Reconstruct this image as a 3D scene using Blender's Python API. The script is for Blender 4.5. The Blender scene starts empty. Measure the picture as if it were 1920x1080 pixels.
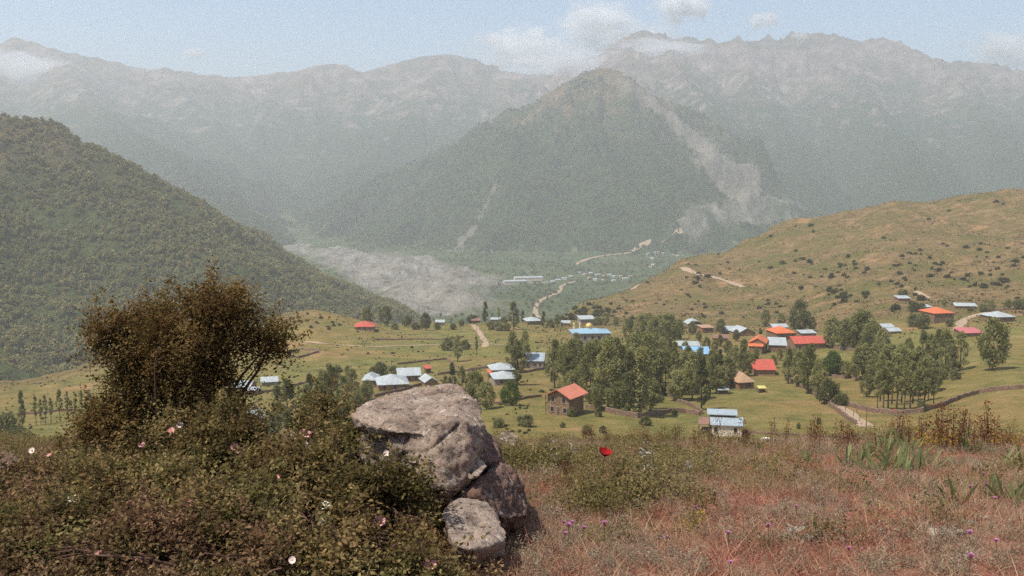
import bpy, bmesh, math, random
import numpy as np
from mathutils import Vector, Matrix

random.seed(7)
RNG = np.random.default_rng(7)
SC = bpy.context.scene
COL = SC.collection

# ------------------------------------------------------------------ camera, sky, sun, exposure
FPX = 1867.0                      # focal length in pixels of the 1920 px wide photograph
PITCH = math.radians(-6.42)
CP, SP = math.cos(PITCH), math.sin(PITCH)
cam_d = bpy.data.cameras.new('camera')
cam_d.sensor_width = 36.0
cam_d.lens = 36.0 * FPX / 1920.0
cam_d.clip_start = 0.1
cam_d.clip_end = 60000
cam = bpy.data.objects.new('camera', cam_d)
cam.rotation_euler = (math.radians(90) + PITCH, 0, 0)
COL.objects.link(cam)
SC.camera = cam

SUN_EL, SUN_AZ = math.radians(60), math.radians(-122)   # azimuth clockwise from +Y (view direction)
sun_dir = Vector((math.sin(SUN_AZ) * math.cos(SUN_EL), math.cos(SUN_AZ) * math.cos(SUN_EL), math.sin(SUN_EL)))
sun_l = bpy.data.lights.new('sun', 'SUN')
sun_l.energy = 4.8
sun_l.angle = math.radians(0.53)
sun_l.color = (1.0, 0.93, 0.82)
sun = bpy.data.objects.new('sun', sun_l)
sun.rotation_euler = sun_dir.to_track_quat('Z', 'Y').to_euler()
sun.location = (0, 0, 3000)
COL.objects.link(sun)

world = bpy.data.worlds.new('World')
SC.world = world
world.use_nodes = True
wn, wl = world.node_tree.nodes, world.node_tree.links
wn.clear()
w_out = wn.new('ShaderNodeOutputWorld')
w_bg = wn.new('ShaderNodeBackground')
w_sky = wn.new('ShaderNodeTexSky')
w_sky.sky_type = 'NISHITA'
w_sky.sun_disc = False
w_sky.sun_elevation = SUN_EL
w_sky.sun_rotation = SUN_AZ
w_sky.altitude = 1800
w_sky.air_density = 1.0
w_sky.dust_density = 2.0
w_sky.ozone_density = 1.5
w_bg.inputs['Strength'].default_value = 0.13
wl.new(w_sky.outputs[0], w_bg.inputs[0])
wl.new(w_bg.outputs[0], w_out.inputs[0])

SC.view_settings.view_transform = 'Standard'
SC.view_settings.look = 'None'
SC.view_settings.gamma = 1.0
SC.view_settings.use_curve_mapping = False
SC.view_settings.exposure = 0.47
SC.render.engine = 'CYCLES'
SC.cycles.use_denoising = False
SC.cycles.max_bounces = 8
SC.cycles.diffuse_bounces = 3
SC.cycles.glossy_bounces = 1
SC.cycles.transmission_bounces = 3
SC.cycles.transparent_max_bounces = 8
SC.cycles.volume_bounces = 5
SC.cycles.sample_clamp_indirect = 4.0
SC.cycles.caustics_reflective = False
SC.cycles.caustics_refractive = False
SC.cycles.use_adaptive_sampling = True
SC.cycles.adaptive_threshold = 0.02
SC.cycles.volume_step_rate = 2.0
SC.cycles.volume_max_steps = 128
SC.render.film_transparent = False

# ------------------------------------------------------------------ picture point -> place
def ray(px, py):
    u, v = (px - 960) / FPX, (540 - py) / FPX
    return u, CP - v * SP, SP + v * CP          # x, y, z of the viewing ray
def at(px, py, D):
    x, y, z = ray(px, py)
    k = D / y
    return Vector((x * k, D, z * k))

# ------------------------------------------------------------------ noise
def _h(ix, iy, seed):
    n = (ix.astype(np.int64) * 374761393 + iy.astype(np.int64) * 668265263 + seed * 974711) & 0x7fffffff
    n = ((n ^ (n >> 13)) * 1274126177) & 0x7fffffff
    n = ((n ^ (n >> 15)) * 2246822519) & 0x7fffffff
    return (n ^ (n >> 16)) & 0xffff
def pnoise(x, y, seed=0):
    x0, y0 = np.floor(x), np.floor(y)
    fx, fy = x - x0, y - y0
    sx = fx * fx * fx * (fx * (fx * 6 - 15) + 10)
    sy = fy * fy * fy * (fy * (fy * 6 - 15) + 10)
    def g(dx, dy):
        a = _h(x0 + dx, y0 + dy, seed) * (2 * math.pi / 65536)
        return np.cos(a) * (fx - dx) + np.sin(a) * (fy - dy)
    a = g(0, 0); b = g(1, 0); c = g(0, 1); d = g(1, 1)
    return ((a + sx * (b - a)) + sy * ((c + sx * (d - c)) - (a + sx * (b - a)))) * 1.5
def fbm(x, y, oct=4, seed=0, gain=0.5):
    s = 0; a = 1
    for i in range(oct):
        s = s + a * pnoise(x, y, seed + i); x = x * 2.03 + 5.1; y = y * 2.03 + 1.7; a *= gain
    return s
def ridged(x, y, oct=4, seed=0):
    s = 0; a = 1; w = 1
    for i in range(oct):
        n = 1 - np.abs(pnoise(x, y, seed + i)) * 1.6
        n = np.clip(n, 0, 1) ** 2
        s = s + a * n * w; w = np.clip(n * 1.4, 0, 1); x = x * 2.05 + 3.3; y = y * 2.05 + 7.7; a *= 0.5
    return s - 0.9
def smooth(a, b, t):
    t = np.clip((t - a) / (b - a), 0, 1)
    return t * t * (3 - 2 * t)

# ------------------------------------------------------------------ the land: height of the ground
# columns: (picture column, [(distance, picture row) or (distance, ('z', height))])
NEARZ = [(14, -3.85), (20, -5.95), (50, -15.8), (100, -31.0), (160, -46.5)]
Z = lambda z: ('z', z)
COLS = [
 (-500, [(205, Z(-60)), (330, Z(-82)), (420, Z(-98)), (520, Z(-118)), (700, Z(-160)), (1000, Z(-200)), (1600, Z(-215)), (3000, Z(-205)), (6000, Z(-60)), (12000, Z(100))]),
 (0,    [(205, 862), (260, 812), (330, 768), (450, 715), (520, Z(-112)), (700, Z(-165)), (1000, Z(-200)), (1600, Z(-215)), (3000, Z(-205)), (6000, Z(-60)), (12000, Z(100))]),
 (300,  [(205, 850), (260, 806), (340, 745), (430, 690), (510, 640), (600, Z(-108)), (800, Z(-160)), (1100, Z(-205)), (1600, Z(-215)), (3000, Z(-208)), (6000, Z(-60)), (12000, Z(100))]),
 (580,  [(205, 830), (260, 800), (330, 742), (430, 668), (500, 628), (570, 585), (640, Z(-93)), (800, Z(-150)), (1100, Z(-205)), (1600, Z(-214)), (2000, Z(-214)), (3000, Z(-208)), (6000, Z(-60)), (12000, Z(100))]),
 (740,  [(205, 822), (250, 790), (330, 735), (430, 670), (520, 632), (610, 608), (720, Z(-118)), (900, Z(-180)), (1200, Z(-210)), (1600, Z(-214)), (2000, Z(-214)), (3000, Z(-208)), (6000, Z(-60)), (12000, Z(100))]),
 (960,  [(205, 815), (235, 778), (300, 733), (400, 680), (500, 638), (620, 603), (720, Z(-116)), (900, Z(-180)), (1200, Z(-208)), (1600, Z(-214)), (2000, Z(-218)), (3000, Z(-205)), (6000, Z(-60)), (12000, Z(100))]),
 (1110, [(205, 815), (235, 780), (300, 733), (400, 682), (500, 638), (650, 598), (800, 560), (900, Z(-115)), (1150, Z(-185)), (1600, Z(-218)), (2000, Z(-224)), (2500, Z(-224)), (3000, Z(-190)), (6000, Z(-60)), (12000, Z(100))]),
 (1300, [(205, 825), (235, 790), (300, 735), (430, 655), (550, 607), (700, 560), (900, 487), (1050, Z(-100)), (1400, Z(-185)), (2000, Z(-222)), (2700, Z(-214)), (3100, Z(-165)), (3700, Z(-140)), (4300, Z(-105)), (6000, Z(-40)), (12000, Z(100))]),
 (1500, [(205, 825), (250, 775), (310, 722), (430, 652), (550, 600), (700, 535), (850, 465), (1000, 410), (1200, Z(-80)), (1600, Z(-160)), (2200, Z(-190)), (3100, Z(-160)), (3700, Z(-138)), (4300, Z(-105)), (6000, Z(-40)), (12000, Z(100))]),
 (1700, [(205, 815), (245, 772), (310, 712), (400, 648), (470, 603), (600, 540), (800, 452), (1000, 377), (1200, Z(-55)), (1600, Z(-150)), (2500, Z(-160)), (4300, Z(-105)), (6000, Z(-40)), (12000, Z(100))]),
 (1920, [(205, 792), (235, 750), (290, 700), (430, 612), (550, 555), (750, 455), (1000, 352), (1200, Z(-35)), (1600, Z(-130)), (2500, Z(-150)), (4300, Z(-105)), (6000, Z(-40)), (12000, Z(100))]),
 (2500, [(205, 760), (235, 715), (290, 660), (430, 570), (550, 510), (750, 410), (1000, 300), (1200, Z(0)), (1600, Z(-110)), (2500, Z(-140)), (4300, Z(-105)), (6000, Z(-40)), (12000, Z(100))]),
]
def pchip(xs, ys, xq):
    xs, ys = np.array(xs, float), np.array(ys, float)
    h = np.diff(xs); d = np.diff(ys) / h
    m = np.zeros_like(ys)
    m[0], m[-1] = d[0], d[-1]
    for i in range(1, len(xs) - 1):
        if d[i - 1] * d[i] > 0:
            w1, w2 = 2 * h[i] + h[i - 1], h[i] + 2 * h[i - 1]
            m[i] = (w1 + w2) / (w1 / d[i - 1] + w2 / d[i])
    i = np.clip(np.searchsorted(xs, xq) - 1, 0, len(xs) - 2)
    t = np.clip((xq - xs[i]) / h[i], 0, 1)
    t2, t3 = t * t, t * t * t
    return (2*t3 - 3*t2 + 1) * ys[i] + (t3 - 2*t2 + t) * h[i] * m[i] + (-2*t3 + 3*t2) * ys[i+1] + (t3 - t2) * h[i] * m[i+1]
LQ = np.linspace(math.log(14), math.log(14000), 1200)
COLU, COLZ = [], []
for px, pts in COLS:
    xs = [math.log(d) for d, _ in NEARZ]; zs = [z for _, z in NEARZ]
    for d, r in pts:
        z = r[1] if isinstance(r, tuple) else at(px, r, d).z
        xs.append(math.log(d)); zs.append(z)
    COLU.append((px - 960) / FPX); COLZ.append(pchip(xs, zs, LQ))
COLU = np.array(COLU); COLZ = np.array(COLZ)
def h_base(x, y):
    D = np.maximum(y, 14.0)
    u = np.clip(x / D, COLU[0], COLU[-1] - 1e-6)
    j = np.clip(np.searchsorted(COLU, u, side='right') - 1, 0, len(COLU) - 2)
    t = (u - COLU[j]) / (COLU[j + 1] - COLU[j])
    t = t * t * (3 - 2 * t) * 0.6 + t * 0.4
    q = np.clip((np.log(D) - LQ[0]) / (LQ[1] - LQ[0]), 0, len(LQ) - 1.001)
    qi = q.astype(int); qf = q - qi
    za = COLZ[j, qi] * (1 - qf) + COLZ[j, qi + 1] * qf
    zb = COLZ[j + 1, qi] * (1 - qf) + COLZ[j + 1, qi + 1] * qf
    zf = za * (1 - t) + zb * t
    Yn = np.clip(y, -4000, 14)
    zn = -1.2 - 0.098 * Yn - 0.0065 * np.clip(Yn, 0, 14) ** 2
    z = np.where(y < 14, zn, zf)
    # uneven ground
    r = np.hypot(x, y)
    z = z + 0.035 * pnoise(x / 0.9, y / 0.9, 11) * smooth(30, 10, r) + 0.10 * pnoise(x / 3.1, y / 3.1, 12) * smooth(2, 5, r) * smooth(60, 16, r)
    z = z + 0.20 * pnoise(x / 3.7 + 0.4, y / 9.0, 16) * smooth(8, 12, y) * smooth(40, 18, y)
    z = z + 0.9 * fbm(x / 45, y / 45, 3, 13) * smooth(90, 260, y) * smooth(3000, 1200, y)
    hill = smooth(1010, 1350, x / np.maximum(y, 1) * FPX + 960) * smooth(480, 640, y) * smooth(1500, 1100, y)
    z = z + hill * (4.5 * fbm(x / 110, y / 150, 4, 14) - 1.0 + 3.2 * ridged(x / 60 + y / 300, y / 190, 3, 17))
    lip = smooth(700, 500, x / np.maximum(y, 1) * FPX + 960) * smooth(380, 450, y) * smooth(700, 600, y)
    z = z + lip * 2.2 * fbm(x / 30, y / 30, 4, 15)
    return z

# ridges: lists of (picture column, row, distance), slope, roughness; z falls away from each crest line
RIDGES = {
 'L': (0.60, 0.85, [[(-700, 60, 1000), (-250, 170, 1200), (0, 220, 1300), (60, 221, 1320), (95, 228, 1340), (150, 262, 1350), (230, 320, 1380), (300, 372, 1400), (400, 430, 1430), (500, 480, 1460), (600, 513, 1480), (690, 543, 1500), (722, 556, 1505), (775, 590, 1512)]]),
 'P': (0.68, 1.45, [[(1135, 125, 3700), (1095, 137, 3700), (1060, 150, 3720), (1030, 176, 3740), (1000, 188, 3750), (940, 226, 3770), (900, 238, 3780), (850, 270, 3765), (800, 288, 3750), (720, 322, 3700), (660, 372, 3560), (600, 440, 3250)],
       [(1135, 125, 3700), (1160, 132, 3680), (1185, 160, 3640), (1215, 176, 3600), (1245, 214, 3540), (1290, 265, 3460), (1330, 320, 3380), (1368, 380, 3330)],
       [(1135, 125, 3700), (1105, 205, 3430), (1030, 300, 3180), (960, 390, 2960), (905, 470, 2720)],
       [(1000, 190, 3750), (900, 300, 3420), (800, 390, 3150), (720, 455, 2900)],
       [(1180, 165, 3620), (1190, 300, 3150), (1180, 420, 2850)]]),
 'M': (0.62, 1.5, [[(1010, 140, 6300), (1090, 112, 6250), (1150, 80, 6200), (1190, 60, 6200), (1215, 52, 6200), (1240, 63, 6200), (1320, 70, 6200), (1400, 68, 6200), (1470, 66, 6200), (1495, 56, 6200), (1520, 63, 6200), (1560, 57, 6200), (1585, 66, 6200), (1615, 76, 6200), (1640, 70, 6150), (1662, 67, 6150), (1676, 86, 6150), (1720, 92, 6100), (1755, 110, 6100), (1810, 116, 6000), (1865, 114, 6000), (1900, 128, 6000), (1960, 130, 6000), (2400, 190, 5800)],
       [(1400, 68, 6200), (1400, 140, 5400), (1440, 215, 4600), (1490, 290, 4000), (1520, 345, 3600)],
       [(1240, 63, 6200), (1270, 130, 5200), (1330, 200, 4500), (1400, 275, 3900)],
       [(1560, 57, 6200), (1600, 150, 5200), (1670, 240, 4300), (1720, 320, 3600)],
       [(1755, 110, 6100), (1830, 200, 4900), (1910, 280, 4000)],
       [(1165, 160, 4800), (1190, 60, 6200)],
       [(1960, 130, 6000), (2100, 220, 5000)]]),
 'B': (0.50, 1.5, [[(-700, 60, 6500), (-300, 90, 6500), (-60, 96, 6500), (5, 80, 6500), (30, 69, 6500), (60, 76, 6500), (110, 93, 6500), (200, 111, 6500), (270, 128, 6500), (310, 126, 6500), (380, 138, 6500), (460, 144, 6500), (500, 138, 6550), (560, 131, 6550), (605, 119, 6550), (648, 120, 6600), (678, 136, 6600), (720, 121, 6600), (790, 106, 6600), (840, 99, 6600), (880, 106, 6600), (930, 130, 6600), (1010, 140, 6300)],
       [(110, 93, 6500), (170, 190, 5000), (290, 280, 4000), (390, 360, 3400), (480, 422, 3050), (535, 466, 2850)],
       [(-60, 96, 6500), (-40, 190, 4800), (80, 270, 3800), (250, 360, 3000), (390, 430, 2700)],
       [(310, 126, 6500), (370, 210, 5600), (470, 300, 4800), (540, 370, 4200), (575, 415, 3800)],
       [(605, 119, 6550), (590, 200, 5800), (590, 290, 5000), (585, 370, 4300)],
       [(840, 99, 6600), (790, 190, 5500), (710, 280, 4700), (640, 350, 4200), (600, 410, 3750)]]),
}
SEGS = {}
for k, (sl, rough, lines) in RIDGES.items():
    S = []
    for ln in lines:
        P = [at(*p) for p in ln]
        S += [(np.array(a), np.array(b)) for a, b in zip(P[:-1], P[1:])]
    SEGS[k] = S
RK = list(RIDGES)
def h_full(x, y, want_id=False):
    z = h_base(x, y)
    ids = np.zeros(x.shape, int)
    far = y > 600
    if far.any():
        X, Y = x[far], y[far]; zz = z[far]; ii = ids[far]
        gx = X + 60 * pnoise(X / 400, Y / 400, 31); gy = Y + 60 * pnoise(X / 400, Y / 400, 32)
        n_big = ridged(gx / 620, gy / 620, 5, 21)
        n_sm = fbm(X / 90, Y / 90, 4, 25)
        for n, k in enumerate(RK):
            sl, rough, _ = RIDGES[k]
            best = np.full(X.shape, -1e9); bd = np.full(X.shape, 1e9)
            for a, b in SEGS[k]:
                ex, ey = b[0] - a[0], b[1] - a[1]
                t = np.clip(((X - a[0]) * ex + (Y - a[1]) * ey) / (ex * ex + ey * ey + 1e-9), 0, 1)
                d = np.hypot(X - (a[0] + t * ex), Y - (a[1] + t * ey))
                v = a[2] + t * (b[2] - a[2]) - sl * d * (1 - 0.22 * d / (d + 900))
                m = v > best
                best = np.where(m, v, best); bd = np.where(m, d, bd)
            amp = smooth(0, 420, bd) * (0.25 + 0.75 * smooth(-215, -40, best))
            best = best + rough * (60 * n_big * amp + 9 * n_sm * smooth(0, 60, bd) + 3.0 * fbm(X / 24, Y / 24, 2, 28) + (18 * ridged(X / 150, Y / 150, 3, 29) if k == 'M' else 9 * ridged(X / 130, Y / 130, 3, 29) if k == 'P' else 0))
            m = best > zz
            zz = np.where(m, best, zz); ii = np.where(m, n + 1, ii)
        z = z.copy(); z[far] = zz; ids[far] = ii
    return (z, ids) if want_id else z
def ground(x, y):
    f = h_base if y < 780 else h_full
    return float(f(np.array([float(x)]), np.array([float(y)]))[0])
def hit(px, py, d0=3.0, d1=1100.0, n=1600):
    """first place on the ground met by the line of sight through a picture point"""
    rx, ry, rz = ray(px, py)
    D = np.exp(np.linspace(math.log(d0), math.log(d1), n))
    X, Zr = rx / ry * D, rz / ry * D
    H = h_base(X, D) if d1 <= 1300 else h_full(X, D)
    w = np.nonzero(Zr <= H)[0]
    if len(w) == 0: return hit(px, py + 4, d0, d1, n) if d1 < 20 else None   # past the crest: stand just on it
    i = w[0]
    if i == 0: d = D[0]
    else:
        a, b = Zr[i-1] - H[i-1], Zr[i] - H[i]
        d = D[i-1] + (D[i] - D[i-1]) * a / (a - b)
    x = rx / ry * d
    return Vector((x, d, ground(x, d)))
VILL = dict(d0=150, d1=1050, n=700)     # the bench with the village
FORE = dict(d0=3.0, d1=16, n=400)       # the near slope
FARV = dict(d0=1000, d1=8000, n=1500)   # the valley and mountains

# ------------------------------------------------------------------ scene helpers
def tag(o, label=None, cat=None, group=None, kind=None):
    if label: o['label'] = label
    if cat: o['category'] = cat
    if group: o['group'] = group
    if kind: o['kind'] = kind
    return o
def empty(name, loc=(0, 0, 0), rz=0.0, sc=1.0):
    o = bpy.data.objects.new(name, None)
    o.empty_display_size = 0.2
    o.location = loc; o.rotation_euler = (0, 0, rz); o.scale = (sc, sc, sc)
    COL.objects.link(o)
    return o
def link(name, me, mat=None, parent=None, loc=None):
    o = bpy.data.objects.new(name, me)
    if mat is not None and not me.materials: me.materials.append(mat)
    if parent is not None: o.parent = parent
    if loc is not None: o.location = loc
    COL.objects.link(o)
    return o
def mesh_np(name, V, F, attrs=None, smooth_=False):
    """V (n,3); F list of index arrays, each (m,3) or (m,4)"""
    V = np.asarray(V, np.float32)
    F = [np.asarray(f, np.int32) for f in (F if isinstance(F, list) else [F]) if len(f)]
    me = bpy.data.meshes.new(name)
    me.vertices.add(len(V)); me.vertices.foreach_set('co', V.ravel())
    nl = sum(f.size for f in F); npoly = sum(len(f) for f in F)
    me.loops.add(nl); me.polygons.add(npoly)
    me.loops.foreach_set('vertex_index', np.concatenate([f.ravel() for f in F]))
    tot = np.concatenate([np.full(len(f), f.shape[1], np.int32) for f in F])
    st = np.concatenate([[0], np.cumsum(tot)[:-1]]).astype(np.int32)
    me.polygons.foreach_set('loop_start', st)
    if smooth_: me.polygons.foreach_set('use_smooth', np.ones(npoly, bool))
    me.update(calc_edges=True)
    for k, v in (attrs or {}).items():
        a = me.attributes.new(k, 'FLOAT', 'POINT'); a.data.foreach_set('value', np.asarray(v, np.float32))
    return me
class MB:
    """collects boxes, prisms, tubes into one mesh"""
    def __init__(s): s.v, s.f = [], []
    def quad(s, *p):
        n = len(s.v); s.v += [tuple(q) for q in p]; s.f.append(tuple(range(n, n + len(p)))); return s
    def box(s, x0, x1, y0, y1, z0, z1):
        n = len(s.v)
        s.v += [(x0,y0,z0),(x1,y0,z0),(x1,y1,z0),(x0,y1,z0),(x0,y0,z1),(x1,y0,z1),(x1,y1,z1),(x0,y1,z1)]
        s.f += [tuple(n+i for i in q) for q in ((0,3,2,1),(4,5,6,7),(0,1,5,4),(1,2,6,5),(2,3,7,6),(3,0,4,7))]
        return s
    def slab(s, pts, t):
        """a sheet of thickness t over a ring of points (top side given counter-clockwise seen from above)"""
        n = len(s.v); k = len(pts)
        s.v += [tuple(p) for p in pts] + [(p[0], p[1], p[2] - t) for p in pts]
        s.f.append(tuple(range(n, n + k))); s.f.append(tuple(range(n + 2*k - 1, n + k - 1, -1)))
        for i in range(k):
            j = (i + 1) % k
            s.f.append((n + i, n + k + i, n + k + j, n + j))
        return s
    def tube(s, pts, rad, seg=7):
        n0 = len(s.v); pts = [Vector(p) for p in pts]
        for i, p in enumerate(pts):
            d = (pts[min(i+1, len(pts)-1)] - pts[max(i-1, 0)]).normalized()
            a = d.orthogonal().normalized() if i == 0 else (a - d * a.dot(d)).normalized()
            b = d.cross(a)
            for j in range(seg):
                t = 2 * math.pi * j / seg
                s.v.append(tuple(p + (a * math.cos(t) + b * math.sin(t)) * rad[i]))
        for i in range(len(pts) - 1):
            for j in range(seg):
                k = (j + 1) % seg
                s.f.append((n0 + i*seg + j, n0 + i*seg + k, n0 + (i+1)*seg + k, n0 + (i+1)*seg + j))
        s.f.append(tuple(n0 + j for j in range(seg))[::-1])
        s.f.append(tuple(n0 + (len(pts)-1)*seg + j for j in range(seg)))
        return s
    def mesh(s, name, smooth_=False):
        me = bpy.data.meshes.new(name); me.from_pydata(s.v, [], s.f); me.update()
        if smooth_: me.polygons.foreach_set('use_smooth', np.ones(len(me.polygons), bool))
        return me
    def build(s, name, mat, parent=None, smooth_=False, loc=None):
        return link(name, s.mesh(name, smooth_), mat, parent, loc)
def copy_tree(o, parent=None):
    c = o.copy(); COL.objects.link(c); c.parent = parent
    for ch in o.children:
        if ch.name in SC.objects: copy_tree(ch, c)
    return c

# ------------------------------------------------------------------ materials
class NT:
    def __init__(s, name):
        s.m = bpy.data.materials.new(name); s.m.use_nodes = True
        s.t = s.m.node_tree; s.t.nodes.clear()
        s.out = s.t.nodes.new('ShaderNodeOutputMaterial')
    def n(s, typ, ins=None, **kw):
        nd = s.t.nodes.new('ShaderNode' + typ)
        for k, v in kw.items(): setattr(nd, k, v)
        for k, v in (ins or {}).items():
            if hasattr(v, 'is_output') or isinstance(v, bpy.types.NodeSocket): s.t.links.new(v, nd.inputs[k])
            else: nd.inputs[k].default_value = v
        return nd
    def noise(s, vec, scale, detail=4, rough=0.55, dist=0.0):
        return s.n('TexNoise', {'Vector': vec, 'Scale': scale, 'Detail': detail, 'Roughness': rough, 'Distortion': dist}).outputs[0]
    def ramp(s, fac, stops, interp='LINEAR'):
        r = s.n('ValToRGB', {'Fac': fac}); r.color_ramp.interpolation = interp
        e = r.color_ramp.elements
        while len(e) > len(stops): e.remove(e[-1])
        while len(e) < len(stops): e.new(0.5)
        for el, (p, c) in zip(e, stops):
            el.position = p; el.color = (*c, 1) if len(c) == 3 else c
        return r.outputs[0]
    def mix(s, fac, a, b, blend='MIX'):
        m = s.n('Mix', data_type='RGBA', blend_type=blend)
        for k, v in ((0, fac), (6, a), (7, b)):
            if isinstance(v, bpy.types.NodeSocket): s.t.links.new(v, m.inputs[k])
            else: m.inputs[k].default_value = (*v, 1) if isinstance(v, tuple) and len(v) == 3 else v
        return m.outputs[2]
    def math(s, op, a, b=0.0, clamp=False):
        m = s.n('Math', operation=op, use_clamp=clamp)
        for i, v in enumerate((a, b)):
            if isinstance(v, bpy.types.NodeSocket): s.t.links.new(v, m.inputs[i])
            else: m.inputs[i].default_value = v
        return m.outputs[0]
    def attr(s, name): return s.n('Attribute', attribute_name=name).outputs['Fac']
    def pos(s): return s.n('NewGeometry').outputs['Position']
    def obj(s): return s.n('TexCoord').outputs['Object']
    def rand(s): return s.n('ObjectInfo').outputs['Random']
    def bump(s, h, strength=0.5, dist=0.1):
        return s.n('Bump', {'Height': h, 'Strength': strength, 'Distance': dist}).outputs[0]
    def surf(s, col, rough=0.9, spec=0.2, normal=None, metal=0.0):
        p = s.n('BsdfPrincipled')
        for k, v in (('Base Color', col), ('Roughness', rough), ('Specular IOR Level', spec), ('Metallic', metal)):
            if isinstance(v, bpy.types.NodeSocket): s.t.links.new(v, p.inputs[k])
            else: p.inputs[k].default_value = (*v, 1) if isinstance(v, tuple) and len(v) == 3 else v
        if normal is not None: s.t.links.new(normal, p.inputs['Normal'])
        s.t.links.new(p.outputs[0], s.out.inputs[0])
        return s.m
    def leaf(s, col, trans=0.35, tcol=None):
        d = s.n('BsdfDiffuse', {'Roughness': 0.6}); t = s.n('BsdfTranslucent')
        for sh, c in ((d, col), (t, tcol or col)):
            if isinstance(c, bpy.types.NodeSocket): s.t.links.new(c, sh.inputs[0])
            else: sh.inputs[0].default_value = (*c, 1)
        m = s.n('MixShader', {'Fac': trans})
        s.t.links.new(d.outputs[0], m.inputs[1]); s.t.links.new(t.outputs[0], m.inputs[2])
        s.t.links.new(m.outputs[0], s.out.inputs[0])
        return s.m
def plain(name, col, rough=0.85, var=0.25, scale=3.0, spec=0.2, bump=0.0):
    t = NT(name); p = t.obj()
    n = t.noise(p, scale, 5, 0.6)
    c = t.mix(t.ramp(n, [(0.25, (1 - var,) * 3), (0.75, (1 + var,) * 3)]), (0, 0, 0), col, 'MIX') if False else t.ramp(n, [(0.25, tuple(c * (1 - var) for c in col)), (0.75, tuple(min(1, c * (1 + var)) for c in col))])
    return t.surf(c, rough, spec, t.bump(n, bump, 0.05) if bump else None)
# ------------------------------------------------------------------ land cover of the valley (world places)
def world_line(pts, **kw):
    out = []
    for p in pts:
        h = hit(p[0], p[1], **kw)
        if h is not None: out.append((h.x, h.y, p[2] if len(p) > 2 else 0))
    return np.array(out)
def line_dist(x, y, L):
    """distance to a line minus its width there"""
    best = np.full(x.shape, 1e9)
    for a, b in zip(L[:-1], L[1:]):
        ex, ey = b[0] - a[0], b[1] - a[1]
        t = np.clip(((x - a[0]) * ex + (y - a[1]) * ey) / (ex * ex + ey * ey + 1e-9), 0, 1)
        best = np.minimum(best, np.hypot(x - a[0] - t * ex, y - a[1] - t * ey) - (a[2] + t * (b[2] - a[2])))
    return best
SLIDE = [world_line([(1172, 156, 10), (1215, 188, 24), (1262, 224, 38), (1310, 272, 52), (1342, 316, 58), (1378, 362, 62)], **FARV),
         world_line([(1300, 250, 8), (1335, 278, 26), (1365, 305, 44), (1388, 322, 52)], **FARV), world_line([(1410, 316, 34), (1400, 338, 46), (1386, 362, 50)], **FARV)]
SCARS = [world_line([(655, 372, 3), (640, 395, 5), (610, 425, 9), (585, 445, 14)], **FARV),
         world_line([(925, 355, 4), (900, 410, 8), (870, 445, 12), (850, 470, 18)], **FARV),
         world_line([(440, 350, 3), (480, 395, 5), (540, 430, 12)], **FARV)]
GRAVEL = [world_line([(550, 450, 22), (562, 468, 36), (640, 480, 75), (740, 510, 110), (820, 540, 120)], **FARV),
          world_line([(720, 475, 25), (770, 490, 50), (860, 520, 70)], **FARV),
          world_line([(780, 560, 85), (850, 575, 85)], **FARV),
          world_line([(930, 530, 20), (990, 527, 22)], **FARV)]
FLATS = [world_line([(1495, 385, 30), (1420, 392, 45), (1350, 402, 50), (1290, 424, 30)], **FARV), world_line([(1480, 405, 25), (1400, 412, 25)], **FARV)]

# ------------------------------------------------------------------ the ground sheet, split by kind of land
fine = np.linspace(-30.5, 30.5, 560)
azs = np.radians(np.concatenate([np.linspace(-180, -31.5, 70), fine, np.linspace(31.5, 180, 70)[:-1]]))
rs = np.concatenate([np.exp(np.linspace(math.log(0.4), math.log(150), 260)), np.exp(np.linspace(math.log(150), math.log(8600), 560))[1:], [10000, 12500]])
NA, NR = len(azs), len(rs)
GX = np.sin(azs)[None, :] * rs[:, None]; GY = np.cos(azs)[None, :] * rs[:, None]
GZ, GID = h_full(GX.ravel(), GY.ravel(), True)
gx, gy = GX.ravel(), GY.ravel()
gz = GZ
slide = np.zeros_like(gx); gravel = np.zeros_like(gx)
farm = gy > 1000
fx, fy = gx[farm], gy[farm]
wob = 22 * fbm(fx / 90, fy / 90, 3, 41)
sd = np.minimum.reduce([line_dist(fx, fy, L) for L in SLIDE]) + wob * 0.55
cd = np.minimum.reduce([line_dist(fx, fy, L) for L in SCARS]) + wob * 0.6
gd = np.minimum.reduce([line_dist(fx, fy, L) for L in GRAVEL]) + wob * 1.3
slide[farm] = np.maximum(smooth(40, -22, sd), 0.75 * smooth(15, -10, cd))
gravel[farm] = smooth(40, -25, gd) * smooth(75, 25, gz[farm] + 230 - 0.06 * np.maximum(0, fy - 2600))
fd = np.minimum.reduce([line_dist(fx, fy, L) for L in FLATS]) + wob
gravel[farm] = np.maximum(gravel[farm], 0.8 * smooth(25, -15, fd) * np.clip(0.75 + fbm(fx / 60, fy / 60, 3, 47), 0, 1))
# terraces of spoil in the gravel
tz = gravel * (np.round(fbm(gx / 200, gy / 200, 2, 44) * 6) * 5.5 + 4.0 * fbm(gx / 45, gy / 45, 3, 45))
gz = gz + tz
kind_v = np.where(GID == 0, np.where(gy > 1000, 1, 0), GID + 1)          # 0 near+bench 1 valley 2 L 3 P 4 M 5 B
ucol = np.where(gy > 10, gx / np.maximum(gy, 1) * FPX + 960, 0)
hillmask = (GID == 0) & (gy > 120) & (gy <= 1300)
kind_v = np.where(hillmask, 6, kind_v)
kind_v = np.where((GID == 0) & (gy <= 120), 0, kind_v)
brown = np.clip(smooth(0, 60, (gy - (470 + (1500 - ucol) * 0.12))) * smooth(1000, 1180, ucol) + smooth(620, 520, ucol) * smooth(-25, 25, gy - (400 + 0.22 * ucol)) , 0, 1)
I = np.arange(NR * NA).reshape(NR, NA)
J = np.roll(I, -1, axis=1)
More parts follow.
